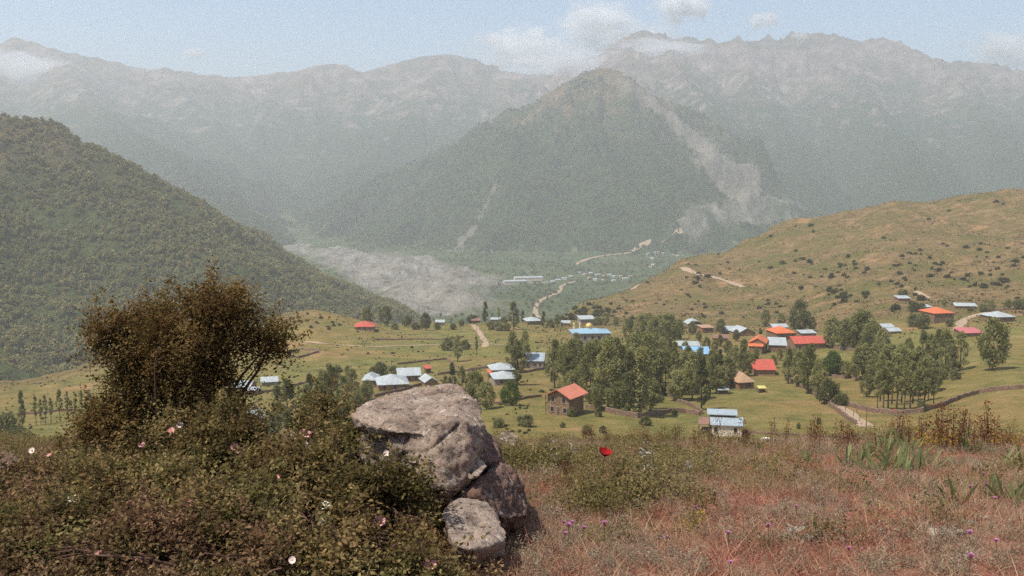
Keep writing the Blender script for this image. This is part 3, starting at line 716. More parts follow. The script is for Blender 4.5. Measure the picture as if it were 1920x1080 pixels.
T = [  # label, px, py, w_px, depth, wall h, roof kind, roof rise, wall, roof, yaw, windows
 ('house with pale shed roof just behind the golden dome', 1100, 607, 26, 7, 3.2, 'shed', 0.9, 'grey', 'pale', 10, WF(0)),
 ('low shed with pale roof beside the hall with the golden dome', 1061, 612, 14, 5, 2.2, 'shed', 0.5, 'mud', 'pale', -8, ()),
 ('house with white hip roof at the lip of the bench by the valley road', 998, 609, 25, 8, 2.6, 'hip', 1.5, 'stone', 'pale', 15, WF(-.2, .2)),
 ('small house with red hip roof alone at the meadow edge', 682, 620, 33, 9, 2.3, 'hip', 2.0, 'mud', 'red', 5, WF(-.3, 0, .3)),
 ('small brown shed among trees on the bench lip', 892, 606, 14, 4, 2.0, 'gable_x', 0.9, 'wood', 'brown', 0, ()),
 ('white roofed shed half hidden behind the bench lip hedge', 825, 610, 14, 4, 2.2, 'gable_x', 0.9, 'grey', 'pale', 0, ()),
 ('long low white roofed shed among the lip trees', 935, 604, 26, 4, 1.9, 'shed', 0.4, 'grey', 'pale', 0, ()),
 ('stone farmhouse with broad white hip roof behind the boulder', 731, 733, 52, 9.5, 2.6, 'hip', 1.9, 'mud', 'pale', 12, WF(-.3, 0.05, .35)),
 ('white roofed wing on the tree side of the broad farmhouse', 692, 726, 22, 7, 2.8, 'hip', 1.4, 'mud', 'pale', 0, ()),
 ('white gable house directly behind the broad farmhouse', 763, 716, 38, 8, 2.6, 'gable_x', 1.5, 'mud', 'pale', 10, WF(.3)),
 ('white roofed shed peeping over the boulder', 802, 724, 22, 6, 1.8, 'gable_y', 1.2, 'mud', 'pale', 20, ()),
 ('tiny hut with orange roof by the meadow wall', 801, 700, 8, 2.5, 2.0, 'shed', 0.6, 'wood', 'red', 20, ()),
 ('upper of two staggered white roofed houses behind the bright round tree', 939, 706, 38, 7, 2.7, 'hip', 1.4, 'grey', 'pale', 10, ()),
 ('lower of two staggered white roofed houses behind the bright round tree', 944, 722, 38, 7, 2.5, 'hip', 1.3, 'grey', 'pale', 10, WF(-.2, .2)),
 ('small orange awning shed beside the staggered white roofs', 924, 708, 16, 2.5, 2.0, 'shed', 0.4, 'wood', 'orange', 10, ()),
 ('grey house with pale gable roof behind the central grove', 1003, 690, 34, 9, 3.2, 'gable_x', 1.8, 'grey', 'pale2', -6, WF(-.3, .1, .35)),
 ('cabin with white sheet roof beside the dark bush', 452, 735, 32, 6, 2.0, 'gable_x', 1.3, 'brick', 'pale', -5, WF(0)),
 ('tiny white roofed hut below the cabin by the dark bush', 473, 740, 15, 3, 1.5, 'shed', 0.4, 'brick', 'pale', 0, ()),
 ('twin roofed white shed in the meadow near the dark bush', 501, 723, 26, 5, 1.6, 'gable_x', 1.0, 'grey', 'pale', 15, ()),
 ('white roofed hut low down beside the dark bush', 467, 795, 36, 6, 2.0, 'gable_y', 1.3, 'mud', 'pale', 10, ()),
 ('barn with arched white roof on the hillside', 1303, 613, 26, 7, 1.6, 'arch', 1.6, 'grey', 'pale', 5, ()),
 ('square mud house beside the arched barn', 1325, 624, 20, 6, 2.9, 'shed', 0.3, 'brick', 'tan', 10, WF(-.2, .25)),
 ('white gable house, taller of a joined pair above the grove', 1396, 630, 32, 8, 2.0, 'gable_y', 1.9, 'mud', 'pale', 12, ()),
 ('long white roofed wing joined to the gable house above the grove', 1371, 626, 30, 7, 2.0, 'gable_x', 1.5, 'mud', 'pale', 5, ()),
 ('low mud house with brown roof below the joined white pair', 1353, 642, 24, 6, 2.2, 'gable_x', 0.8, 'brick', 'brown', -6, WF(0)),
 ('stone house with orange roof in two slopes', 1428, 662, 26, 8, 4.6, 'gable_y', 1.6, 'stone', 'orange', -20, WF(-.2, .25, z=3.0) + WF(0, z=0.8)),
 ('low orange lean-to in front of the two-slope orange house', 1420, 664, 22, 4, 3.4, 'shed', 0.9, 'stone', 'orange', -18, ()),
 ('shed with rusty white sheet roof between the orange roofs', 1462, 660, 28, 7, 3.1, 'shed', 1.6, 'stone', 'pale', -12, ()),
 ('stone house with orange hip roof highest among the orange roofs', 1470, 642, 34, 9, 4.6, 'hip', 1.9, 'stone', 'orange', 10, WF(-.2, .2, z=2.6)),
 ('pale roofed shed behind the highest orange hip roof', 1462, 625, 26, 6, 3.4, 'gable_x', 1.0, 'mud', 'pale', 5, ()),
 ('long house with red and salmon roof beside the big dark tree', 1517, 657, 56, 8, 3.4, 'gable_x', 1.9, 'mud', 'red', 7, WF(-.35, -.1)),
 ('small pale roofed shed behind the long red roof', 1515, 640, 26, 4, 4.0, 'shed', 0.6, 'mud', 'pale', 7, ()),
 ('house with bright blue roof half hidden by the grove', 1308, 673, 42, 8, 2.6, 'gable_x', 1.7, 'mud', 'bright', -4, ()),
 ('white roofed shed above the bright blue roof', 1292, 656, 36, 5, 2.0, 'shed', 0.8, 'grey', 'pale', -4, ()),
 ('house with plain red roof below the orange cluster', 1434, 704, 36, 8, 2.4, 'gable_x', 2.2, 'mud', 'red', 0, ()),
 ('stone cottage with tan hip roof at the pasture edge', 1393, 729, 28, 7, 2.4, 'hip', 2.1, 'brick', 'tan', 14, WF(.2)),
 ('orange roofed two storey stone house on the slope', 1765, 605, 38, 9, 4.6, 'hip', 1.7, 'stone', 'orange', 12, WF(-.3, .1, .35, z=3.1) + WF(-.3, .2, z=0.9)),
 ('pale shed beside the orange roofed house on the slope', 1738, 585, 15, 4, 2.6, 'shed', 0.5, 'mud', 'pale', 5, ()),
 ('lone pale roofed hut below the hill shrubs', 1696, 565, 20, 5, 1.8, 'shed', 0.7, 'brick', 'pale', 0, ()),
 ('long low white roof behind the orange roofed house on the slope', 1813, 580, 34, 6, 1.9, 'gable_x', 0.9, 'mud', 'pale', -8, ()),
 ('stone house with pale grey hip roof by the curved track', 1880, 604, 40, 8, 2.5, 'hip', 1.7, 'stone', 'pale', 10, WF(-.3, 0, .3)),
 ('low stable with pink sheet roof below the curved track', 1824, 631, 36, 6, 1.7, 'shed', 0.9, 'stone', 'pink', 6, ()),
 ('upper of two small white roofed sheds below the hill', 1664, 620, 20, 5, 1.8, 'gable_x', 0.9, 'mud', 'pale', 5, ()),
 ('lower of two small white roofed sheds below the hill', 1676, 626, 22, 4, 1.5, 'gable_x', 0.9, 'mud', 'pale', 12, ()),
]
for lab, px, py, wp, d, h, k, rh, wm, rm, yaw, wins in T:
    house(lab, px, py, wp * 1.1, d * 1.3, h, k, rh * 1.15, wm, rm, yaw, list(wins), ('f', 0.0) if (wins and h < 4 and all(abs(x[1]) > 0.14 for x in wins)) else None, cat='shed' if ('shed' in lab.split(' beside')[0] or 'hut' in lab) and 'house' not in lab.split()[0:3] else 'house', name='shed' if ('shed' in lab or 'hut' in lab) else 'house')
# small field shelters: a sheet on four posts
def shelter(label, px, py, w, d, roof):
    p = hit(px, py, **VILL); root = empty('field_shelter', p, math.radians(5))
    MB().slab([(-w/2, -d/2, 1.5), (w/2, -d/2, 1.5), (w/2, d/2, 1.9), (-w/2, d/2, 1.9)], 0.1).build('roof', M[roof], root)
    for x in (-w/2 + .15, w/2 - .15):
        for y in (-d/2 + .15, d/2 - .15): MB().box(x - .05, x + .05, y - .05, y + .05, -0.6, 1.42 + (0.36 if y > 0 else 0)).build('post', M['wood'], root)
    MB().box(-w/2 + .3, w/2 - .3, -d/2 + .3, d/2 - .3, -0.3, 0.9).build('trough', M['wood'], root)
    tag(root, label, 'shelter')
shelter('low white sheet shelter in the pasture near the tan cottage', 1355, 739, 3.6, 2.2, 'pale')
shelter('small yellow sheet shelter alone in the pasture', 1428, 736, 2.4, 2.0, 'yellow')

# ------------------------------------------------------------------ dry stone walls, one thing each
def stone_wall(label, pts, h=1.0, t=0.55, kw=VILL):
    P = [hit(x, y, **kw) for x, y in pts]; P = [p for p in P if p]
    L = []
    for a, b in zip(P[:-1], P[1:]):
        n = max(1, int((b - a).length / 1.3)); L += [a.lerp(b, i / n) for i in range(n)]
    L.append(P[-1])
    o0 = P[0].copy(); V, F = [], []
    for i, p in enumerate(L):
        d = L[min(i + 1, len(L) - 1)] - L[max(i - 1, 0)]; d.z = 0; d.normalize(); s = Vector((d.y, -d.x, 0))
        z = ground(p.x, p.y); hh = h * random.uniform(0.78, 1.12)
        for k, zz in ((-.55, -.6), (-.42, hh * .93), (0.05, hh), (.42, hh * .9), (.55, -.6)):
            q = p + s * (k * t * random.uniform(0.85, 1.15)); V.append((q.x - o0.x, q.y - o0.y, z + zz - o0.z))
        if i:
            n = len(V) - 10
            for j in range(4): F.append((n + j, n + 5 + j, n + 6 + j, n + 1 + j))
    n = len(V) - 5
    me = bpy.data.meshes.new('stone_wall'); me.from_pydata(V, [], F + [(0, 1, 2, 3, 4), (n+4, n+3, n+2, n+1, n)]); me.update()
    return tag(link('stone_wall', me, M['drystone'], None, o0), label, 'wall')
stone_wall('curving dry stone wall from the salmon roofed house to the cream house', [(1098, 766), (1125, 769), (1150, 776), (1195, 784), (1230, 779), (1258, 773), (1285, 774), (1312, 779)], 1.3)
stone_wall('dry stone wall running back through the grove to the cream house', [(1222, 731), (1250, 741), (1285, 758), (1316, 777)], 1.2)
stone_wall('long dark curved wall under the row of slender trees', [(1566, 752), (1600, 764), (1640, 774), (1690, 778), (1730, 773), (1765, 763), (1800, 748), (1835, 738), (1880, 732), (1960, 726)], 1.3)
stone_wall('low wall beside the straight field track', [(1478, 712), (1505, 728), (1535, 748), (1570, 771), (1605, 796)], 1.2)
stone_wall('low pale wall below the cream house pasture', [(1395, 812), (1440, 815), (1500, 818), (1580, 822)], 0.7)
stone_wall('short wall behind the bright round tree', [(905, 760), (940, 757), (985, 748), (1015, 744)], 0.9)
stone_wall('wall running past the staggered white roofed houses', [(820, 704), (870, 697), (920, 690), (968, 684)], 1.1)
stone_wall('wall between the farmhouse and the boulder', [(702, 745), (745, 735), (790, 722), (812, 716)], 1.1)
stone_wall('wall crossing the meadow below the far path', [(745, 683), (790, 679), (838, 674), (860, 690)], 0.9)
stone_wall('faint wall high in the meadow below the lip hedge', [(700, 637), (760, 637), (830, 637), (870, 632)], 0.8)
stone_wall('ring shaped sheepfold wall in the open meadow', [(540, 668), (562, 655), (598, 661), (560, 671), (540, 668)], 1.0)
stone_wall('wall in front of the slender saplings by the dark bush', [(30, 778), (60, 777), (90, 774), (140, 770)], 0.9)
stone_wall('wall along the cabin by the dark bush', [(440, 742), (480, 738), (540, 727), (600, 714), (640, 708)], 1.0)
stone_wall('wall between the two halves of the tree grove', [(1560, 708), (1590, 709), (1630, 714), (1660, 714)], 1.1)
stone_wall('wall at the foot of the long red roofed house', [(1545, 650), (1580, 656), (1612, 661)], 1.2)
stone_wall('wall below the hall with the golden dome', [(1075, 645), (1110, 645), (1150, 641)], 1.0)
stone_wall('wall beside the grey house behind the grove', [(975, 700), (1000, 696), (1030, 692)], 1.2)
stone_wall('wall along the slope by the grey hip roof', [(1835, 583), (1880, 582), (1930, 578)], 1.0)
# poles
for lab, px, py, hp in (('thin wooden pole in the pasture behind the cream house', 1451, 812, 33), ('thin wooden pole beside the field track', 1624, 800, 40),
                        ('thin pole by the meadow footpath', 894, 640, 36)):
    p = hit(px, py, **VILL); H = hp / FPX * p.y
    r = empty('utility_pole', p)
    MB().tube([(0, 0, -0.6), (0.02, 0, H * .5), (0.0, 0, H)], [0.12, 0.1, 0.07], 6).build('pole', M['pole'], r)
    MB().box(-0.6, 0.6, -0.05, 0.05, H - 0.5, H - 0.4).build('crossarm', M['pole'], r)
    tag(r, lab, 'pole')
for i, (px, py) in enumerate(((1572, 762), (1585, 771), (1600, 781), (1612, 790), (1590, 762), (1606, 773), (1640, 806), (1560, 752))):
    p = hit(px, py, **VILL); o = MB().tube([(0, 0, -.4), (random.uniform(-.08, .08), 0, .8), (random.uniform(-.12, .12), 0, 1.7)], [.09, .08, .07], 6).build('fence_post', M['pole'], None, False, p)
    tag(o, 'short rough fence post along the straight field track', 'post', 'fence posts along the field track')
# red tarpaulin heap and pale rocks
def lump(name, loc, r, mat, seed, sub=2, sq=(1, 1, 0.6), amp=0.25):
    bm = bmesh.new(); bmesh.ops.create_icosphere(bm, subdivisions=sub, radius=1)
    rr = random.Random(seed); off = Vector((rr.uniform(-9, 9), rr.uniform(-9, 9), rr.uniform(-9, 9)))
    from mathutils import noise as mn
    for v in bm.verts:
        v.co = v.co * (1 + amp * mn.noise(v.co * 1.3 + off) + amp * .4 * mn.noise(v.co * 3.1 + off))
        v.co = Vector((v.co.x * r * sq[0], v.co.y * r * sq[1], v.co.z * r * sq[2]))
    me = bpy.data.meshes.new(name); bm.to_mesh(me); bm.free()
    return link(name, me, mat, None, loc)
p = hit(1675, 773, **VILL)
tag(lump('tarpaulin', p + Vector((0, -1, 0.3)), 0.9, M['redcloth'], 3, sq=(1.2, 0.8, 0.9)), 'bright red covered heap at the foot of the dark curved wall', 'tarpaulin')
p = hit(1440, 825, d0=150, d1=600, n=500)
if p: tag(lump('white_heap', p + Vector((0, 0, 0.1)), 1.3, M['white'], 4, sq=(1.3, 0.8, 0.35)), 'white cloth heap on the grass near the cream house', 'cloth heap')

# far hamlet in the valley
def far_house_proto(w, d, h, roof):
    r = empty('valley_house')
    wall_mesh(MB(), w, d, h, 'gable_x', h * .45).build('wall', M['cream'], r); roof_mesh(MB(), w, d, h, 'gable_x', h * .45, 0.6, 0.3).build('roof', M[roof], r)
    return r
FH = [(1215, 477), (1226, 475), (1234, 474), (1243, 476), (1252, 478), (1262, 480), (1270, 481), (1222, 486), (1219, 502), (1224, 498), (1085, 513), (1096, 516), (1108, 514), (1120, 517), (1132, 519), (1143, 517), (1152, 520), (1164, 519),
      (1070, 520), (1058, 524), (1104, 523), (1116, 526), (1046, 527), (1130, 527), (1150, 528), (1172, 524), (1182, 520), (1036, 530)]
protos = [far_house_proto(8, 6, 3.2, 'pale'), far_house_proto(11, 6, 3.2, 'pale2'), far_house_proto(7, 7, 3.0, 'tan')]
for i, (px, py) in enumerate(FH):
    p = hit(px, py, **FARV)
    o = protos[i] if i < 3 else copy_tree(protos[i % 3])
    o.location = p; o.rotation_euler = (0, 0, random.uniform(-0.5, 0.5))
    up = i < 10
    tag(o, 'tiny white house of the upper far hamlet beside the valley road' if up else 'tiny pale house of the lower far hamlet on the valley floor', 'house', 'upper hamlet in the valley' if up else 'lower hamlet in the valley')
for lab, px, py, w, d in (('long pale warehouse roof by the gravel flats', 965, 531, 46, 16), ('larger pale warehouse at the edge of the gravel flats', 990, 524, 60, 18)):
    p = hit(px, py, **FARV); r = empty('warehouse', p, 0.2)
    wall_mesh(MB(), w, d, 5, 'gable_x', 2).build('wall', M['cream'], r); roof_mesh(MB(), w, d, 5, 'gable_x', 2, 0.8, 0.3).build('roof', M['pale'], r); tag(r, lab, 'warehouse')
# ------------------------------------------------------------------ leaves and trees
def leaf_cloud(C, size, rng, up=0.35, aspect=0.55, jit=0.35, tint=None):
    n = len(C)
    N = rng.normal(size=(n, 3)); N[:, 2] = np.abs(N[:, 2]) + up; N /= np.linalg.norm(N, axis=1)[:, None]
    T = rng.normal(size=(n, 3)); T -= N * (T * N).sum(1)[:, None]; T /= np.linalg.norm(T, axis=1)[:, None]
    B = np.cross(N, T)
    s = (np.broadcast_to(size, (n,)) * (1 + jit * rng.uniform(-1, 1, n)))[:, None]
    V = np.stack([C - T * s * .5, C + B * s * aspect * .5 + T * s * .08 + N * s * .1, C + T * s * .5, C - B * s * aspect * .5 + T * s * .08 + N * s * .1], 1).reshape(-1, 3)
    F = np.arange(n * 4).reshape(n, 4)
    tt = (tint if tint is not None else rng.uniform(0, 1, n))
    return V, F, np.repeat(tt, 4)
def foliage_mat(name, dark, mid, light, trans=0.45, rnd=0.45, hue=None):
    t = NT(name)
    f = t.math('ADD', t.math('MULTIPLY', t.attr('tint'), 1 - rnd), t.math('MULTIPLY', t.rand(), rnd))
    c = t.ramp(f, [(0.12, dark), (0.5, mid), (0.9, light)])
    if hue:     # patches of another leaf colour within the plant
        c = t.mix(t.ramp(t.noise(t.pos(), 3.2, 4, 0.6), [(0.44, (0, 0, 0)), (0.60, (1, 1, 1))]), c, t.mix(1.0, c, hue, 'MULTIPLY'))
    return t.leaf(c, trans)
FM = {
 'poplar': foliage_mat('poplar_leaves', (0.12, 0.125, 0.042), (0.26, 0.26, 0.095), (0.40, 0.38, 0.17)),
 'dark': foliage_mat('dark_leaves', (0.075, 0.082, 0.034), (0.16, 0.165, 0.068), (0.27, 0.26, 0.115)),
 'bright': foliage_mat('bright_leaves', (0.05, 0.08, 0.018), (0.10, 0.155, 0.035), (0.17, 0.22, 0.06)),
 'pale': foliage_mat('pale_leaves', (0.08, 0.11, 0.05), (0.16, 0.20, 0.10), (0.25, 0.28, 0.15)),
 'shrub': foliage_mat('shrub_leaves', (0.05, 0.052, 0.02), (0.10, 0.098, 0.038), (0.17, 0.155, 0.065)),
}
BARK = plain('bark', (0.10, 0.075, 0.055), var=0.4, scale=5, bump=0.4)
def clump_crown(rng, centres, rad, per, size, up=0.35, zs=1.2):
    C = []; tn = []
    for (c, r) in zip(centres, rad):
        q = rng.normal(size=(per, 3)); q /= np.linalg.norm(q, axis=1)[:, None]
        q *= (rng.uniform(0.25, 1, per) ** 0.6)[:, None] * r; q[:, 2] *= zs
        C.append(c + q); tn.append(np.clip(rng.uniform(0.1, 0.9) + rng.normal(0, 0.16, per), 0, 1))
    C = np.concatenate(C); tn = np.concatenate(tn)
    return leaf_cloud(C, size, rng, up, 0.8, 0.4, tn)
PROTO = {}
def make_tree(key, name, seed, H, R, low, prof, n, per, size, mat, rad, limbs=7, zs=1.2, up=0.35):
    """prof: 'column' poplar, 'round', 'cone', 'umbrella'"""
    rng = np.random.default_rng(seed); cen = []; rr = []
    for i in range(n):
        t = rng.uniform(0, 1) ** (0.85 if prof != 'cone' else 1.1)
        if prof == 'column': R_t = R * min(1, (t / .3 + .25)) * (1 - max(0, (t - .45) / .6) ** 1.7)
        elif prof == 'cone': R_t = R * (1 - t) ** 0.85 + 0.05 * R
        elif prof == 'umbrella': R_t = R * math.sqrt(max(0, 1 - (2 * t - 0.8) ** 2)) 
        else: R_t = R * math.sqrt(max(0.02, 1 - (2 * t - 1) ** 2)) * (1.05 - 0.25 * t)
        a = rng.uniform(0, 2 * math.pi); q = R_t * rng.uniform(0.25, 1.0) ** 0.6
        cen.append(np.array([q * math.cos(a), q * math.sin(a), H * (low + (1 - low) * t * 0.97)]))
        rr.append(rad * rng.uniform(0.7, 1.3) * (1 if prof != 'cone' else (1.2 - t * .8)))
    V, F, tn = clump_crown(rng, cen, rr, per, size, up, zs)
    root = empty(name)
    crown = link('crown', mesh_np('crown', V, [F], {'tint': tn}), FM[mat], root)
    mb = MB(); k = max(0.07, H * 0.014)
    bend = [(rng.normal(0, H * .008), rng.normal(0, H * .008)) for _ in range(5)]
    top = H * (0.88 if prof in ('column', 'cone') else low + (1 - low) * .6)
    pts = [(bend[i][0] * i / 2, bend[i][1] * i / 2, -0.6 + (top + 0.6) * i / 4) for i in range(5)]
    mb.tube(pts, [k * 1.3, k, k * .75, k * .5, k * .2], 7)
    for c in rng.permutation(len(cen))[:limbs]:
        e = cen[c]; z0 = max(H * low * .6, e[2] - H * rng.uniform(.08, .2)); z0 = min(z0, top * .95)
        m = Vector((e[0] * .45, e[1] * .45, (z0 + e[2]) / 2 + H * .01))
        mb.tube([(0, 0, z0), m, Vector(e)], [k * .45, k * .3, k * .1], 5)
    mb.build('trunk', BARK, root, True)
    root['H'] = H
    PROTO.setdefault(key, []).append([root, False])
for s in range(4): make_tree('poplar', 'poplar_tree', 10 + s, 15, 2.5 + .35 * (s % 3), 0.07 + .04 * (s % 2), 'column', 84, 44, 0.42, 'poplar', 0.85)
for s in range(3): make_tree('thin', 'poplar_tree', 30 + s, 14, 1.5, 0.34, 'column', 36, 44, 0.38, 'poplar', 0.6)
for s in range(2): make_tree('darkpop', 'poplar_tree', 40 + s, 14, 1.8, 0.08, 'column', 60, 46, 0.40, 'dark', 0.7)
for s in range(3): make_tree('broad', 'broadleaf_tree', 50 + s, 11, 3.6, 0.12, 'round', 85, 46, 0.45, 'poplar', 1.0)
for s in range(2): make_tree('darkbroad', 'broadleaf_tree', 60 + s, 13, 4.4, 0.10, 'round', 95, 48, 0.5, 'dark', 1.15)
for s in range(2): make_tree('round', 'round_tree', 70 + s, 6.2, 2.9, 0.06, 'round', 110, 46, 0.32, 'bright', 0.75)
make_tree('pale', 'young_poplar', 80, 6, 1.3, 0.03, 'cone', 60, 40, 0.28, 'pale', 0.45)
make_tree('pine', 'umbrella_pine', 90, 11, 3.4, 0.52, 'umbrella', 60, 44, 0.40, 'dark', 0.9)
for s in range(3): make_tree('bush', 'bush', 95 + s, 3.2, 2.0, 0.0, 'round', 55, 40, 0.28, 'dark', 0.6, 4)
def plant(key, px, py, top, label, cat, group=None, wide=1.0, kw=VILL, name=None):
    p = hit(px, py, **kw)
    if p is None: return
    lst = PROTO[key]; e = lst[int(RNG.integers(len(lst)))]
    if e[1]: o = copy_tree(e[0])
    else: o = e[0]; e[1] = True
    D = math.hypot(p.y, 0)
    H = (py - top) / FPX * p.y * float(RNG.uniform(0.92, 1.14))
    s = H / e[0]['H'] * 1.0
    o.location = p; o.rotation_euler = (0, 0, float(RNG.uniform(0, 6.28)))
    w = s * wide * float(RNG.uniform(0.9, 1.12))
    o.scale = (w, w, s)
    if 'H' in o and o is not e[0]: del o['H']
    tag(o, label, cat, group)
    return o
def grove(label, group, cat, items, alt={}):
    for it in items:
        key, px, py, top = it[:4]
        kind = 'bush' if key == 'bush' else ('broad' if 'broad' in key else 'tall')
        lab = alt.get(kind, label); c = cat if lab == label else ('bush' if kind == 'bush' else 'tree')
        plant(key, px, py, top, lab, c, group if lab == label else group + ', ' + c, it[4] if len(it) > 4 else 1.0)
grove('tall poplar of the dense central grove behind the salmon roofed house', 'poplars of the central grove', 'tree', [
 ('poplar', 1040, 728, 643), ('poplar', 1056, 736, 640), ('poplar', 1072, 738, 643), ('poplar', 1080, 705, 620), ('darkpop', 1090, 745, 650), ('poplar', 1106, 757, 642), ('poplar', 1122, 750, 648),
 ('poplar', 1140, 764, 634), ('poplar', 1157, 754, 633), ('poplar', 1168, 742, 636), ('darkpop', 1180, 778, 655), ('poplar', 1199, 779, 640), ('poplar', 1213, 744, 632), ('poplar', 1230, 737, 645),
 ('poplar', 1247, 741, 652), ('thin', 1262, 742, 658), ('poplar', 1281, 741, 655), ('poplar', 1298, 752, 660), ('darkpop', 1315, 768, 668), ('poplar', 1332, 738, 662), ('darkpop', 1348, 731, 650), ('poplar', 1364, 726, 660),
 ('poplar', 1130, 735, 640), ('poplar', 1190, 745, 634), ('poplar', 1222, 718, 630), ('poplar', 1265, 715, 640), ('poplar', 1290, 722, 648), ('poplar', 1100, 725, 645), ('poplar', 1150, 725, 630), ('poplar', 1179, 720, 632), ('thin', 1206, 765, 660), ('poplar', 1240, 700, 635), ('poplar', 1115, 705, 640), ('poplar', 1312, 720, 655), ('broad', 1070, 752, 690), ('broad', 1120, 770, 722), ('broad', 1160, 772, 715), ('broad', 1220, 770, 715), ('broad', 1270, 752, 700), ('broad', 1345, 738, 690), ('poplar', 1088, 715, 640), ('poplar', 1136, 700, 628), ('poplar', 1255, 690, 634)],
 alt={'broad': 'lower bushy tree at the feet of the central grove poplars'})
grove('leafy tree in the band between the blue domed hall and the arched barn', 'trees between hall and barn', 'tree', [
 ('broad', 1180, 640, 602), ('broad', 1203, 644, 596), ('broad', 1228, 646, 592), ('broad', 1253, 647, 594), ('broad', 1272, 636, 600), ('broad', 1215, 628, 592), ('broad', 1240, 628, 593), ('darkbroad', 1298, 628, 604)])
grove('dark leafy tree between the joined white roofs and the orange roofs', 'trees among the upper roofs', 'tree', [
 ('darkbroad', 1351, 626, 596), ('broad', 1324, 660, 632), ('poplar', 1393, 706, 640), ('poplar', 1379, 704, 645), ('darkpop', 1425, 643, 615), ('broad', 1405, 700, 660), ('broad', 1340, 660, 640), ('darkbroad', 1365, 665, 640), ('broad', 1310, 640, 622), ('broad', 1395, 660, 635), ('broad', 1290, 690, 655), ('broad', 1335, 690, 655), ('broad', 1372, 690, 650), ('darkbroad', 1415, 690, 662), ('broad', 1350, 650, 630), ('darkbroad', 1380, 640, 620), ('broad', 1418, 672, 650), ('broad', 1450, 690, 668), ('broad', 1462, 676, 654), ('broad', 1490, 675, 652), ('broad', 1285, 665, 640), ('broad', 1330, 712, 675), ('broad', 1382, 720, 690)],
 alt={'tall': 'upright poplar between the joined white roofs and the orange roofs'})
plant('darkbroad', 1498, 626, 558, 'large very dark tree behind the long red roofed house', 'tree', wide=1.05)
grove('broad tree in the belt past the long red roof', 'tree belt past the red roof', 'tree', [
 ('broad', 1522, 622, 592), ('broad', 1562, 652, 592), ('broad', 1586, 656, 600), ('broad', 1614, 656, 582, 1.15), ('broad', 1634, 660, 605), ('broad', 1654, 664, 617), ('darkbroad', 1577, 646, 612), ('broad', 1600, 650, 596), ('darkbroad', 1625, 664, 625)])
grove('tree lining the field track past the plain red roof', 'trees lining the field track', 'tree', [
 ('poplar', 1478, 719, 659), ('poplar', 1497, 725, 660), ('poplar', 1515, 738, 655), ('poplar', 1532, 748, 672), ('thin', 1545, 755, 700), ('broad', 1521, 668, 644), ('poplar', 1506, 700, 655), ('poplar', 1525, 715, 665)])
plant('round', 1560, 704, 664, 'bright green rounded tree among the track trees', 'tree', wide=1.1)
plant('bush', 1578, 760, 738, 'dark bush beside the field track wall', 'bush', wide=1.3)
plant('bush', 1553, 757, 716, 'slim dark bush on the field track corner', 'bush', wide=0.8)
plant('bush', 1730, 772, 752, 'dark bush against the dark curved wall', 'bush')
grove('slender bare-stemmed tree in the row above the dark curved wall', 'row above the dark curved wall', 'tree', [
 ('thin', 1645, 770, 690), ('thin', 1656, 771, 685), ('thin', 1665, 770, 668), ('thin', 1681, 770, 672), ('thin', 1695, 772, 676), ('thin', 1707, 771, 668), ('thin', 1722, 770, 686), ('thin', 1733, 766, 672), ('thin', 1750, 764, 702), ('thin', 1672, 758, 668), ('thin', 1690, 755, 660), ('thin', 1712, 756, 668), ('thin', 1650, 752, 670), ('thin', 1740, 752, 680)])
grove('tree in the thick wood between the two grove walls', 'wood between the grove walls', 'tree', [
 ('poplar', 1605, 714, 655), ('poplar', 1621, 712, 648), ('broad', 1640, 712, 650), ('poplar', 1660, 720, 650), ('poplar', 1680, 722, 652), ('broad', 1700, 728, 660), ('poplar', 1718, 726, 660), ('broad', 1588, 710, 680), ('broad', 1735, 726, 668), ('poplar', 1650, 700, 640), ('broad', 1670, 700, 650), ('broad', 1615, 690, 640), ('broad', 1690, 705, 650), ('poplar', 1632, 730, 668), ('poplar', 1690, 740, 670), ('broad', 1715, 742, 690), ('broad', 1655, 738, 685), ('broad', 1750, 735, 690), ('poplar', 1705, 700, 645), ('broad', 1625, 745, 705)],
 alt={'tall': 'poplar in the thick wood between the two grove walls'})
grove('tall poplar in the stand below the pink roofed stable', 'poplars below the pink roof', 'tree', [
 ('darkpop', 1729, 685, 618), ('poplar', 1744, 688, 625), ('poplar', 1757, 690, 614), ('poplar', 1771, 700, 622), ('darkpop', 1785, 706, 640), ('poplar', 1800, 695, 622), ('broad', 1704, 660, 634), ('bush', 1764, 712, 690), ('bush', 1790, 712, 694)],
 alt={'bush': 'dark bush at the feet of the poplars below the pink stable', 'broad': 'short broad tree uphill of the poplars below the pink stable'})
plant('broad', 1860, 694, 602, 'dense single tree standing alone below the pink stable', 'tree', wide=0.85)
grove('dark tree on the hillside around the orange roofed slope house', 'trees around the slope house', 'tree', [
 ('bush', 1692, 558, 542), ('bush', 1715, 584, 568), ('bush', 1728, 585, 570), ('broad', 1770, 575, 560), ('broad', 1858, 586, 562), ('bush', 1845, 585, 570), ('broad', 1890, 580, 560), ('bush', 1910, 580, 562), ('broad', 1435, 612, 584), ('broad', 1464, 612, 586), ('bush', 1780, 612, 598), ('bush', 1712, 612, 590), ('bush', 1730, 616, 592)],
 alt={'bush': 'dark bush on the hillside around the orange roofed slope house'})
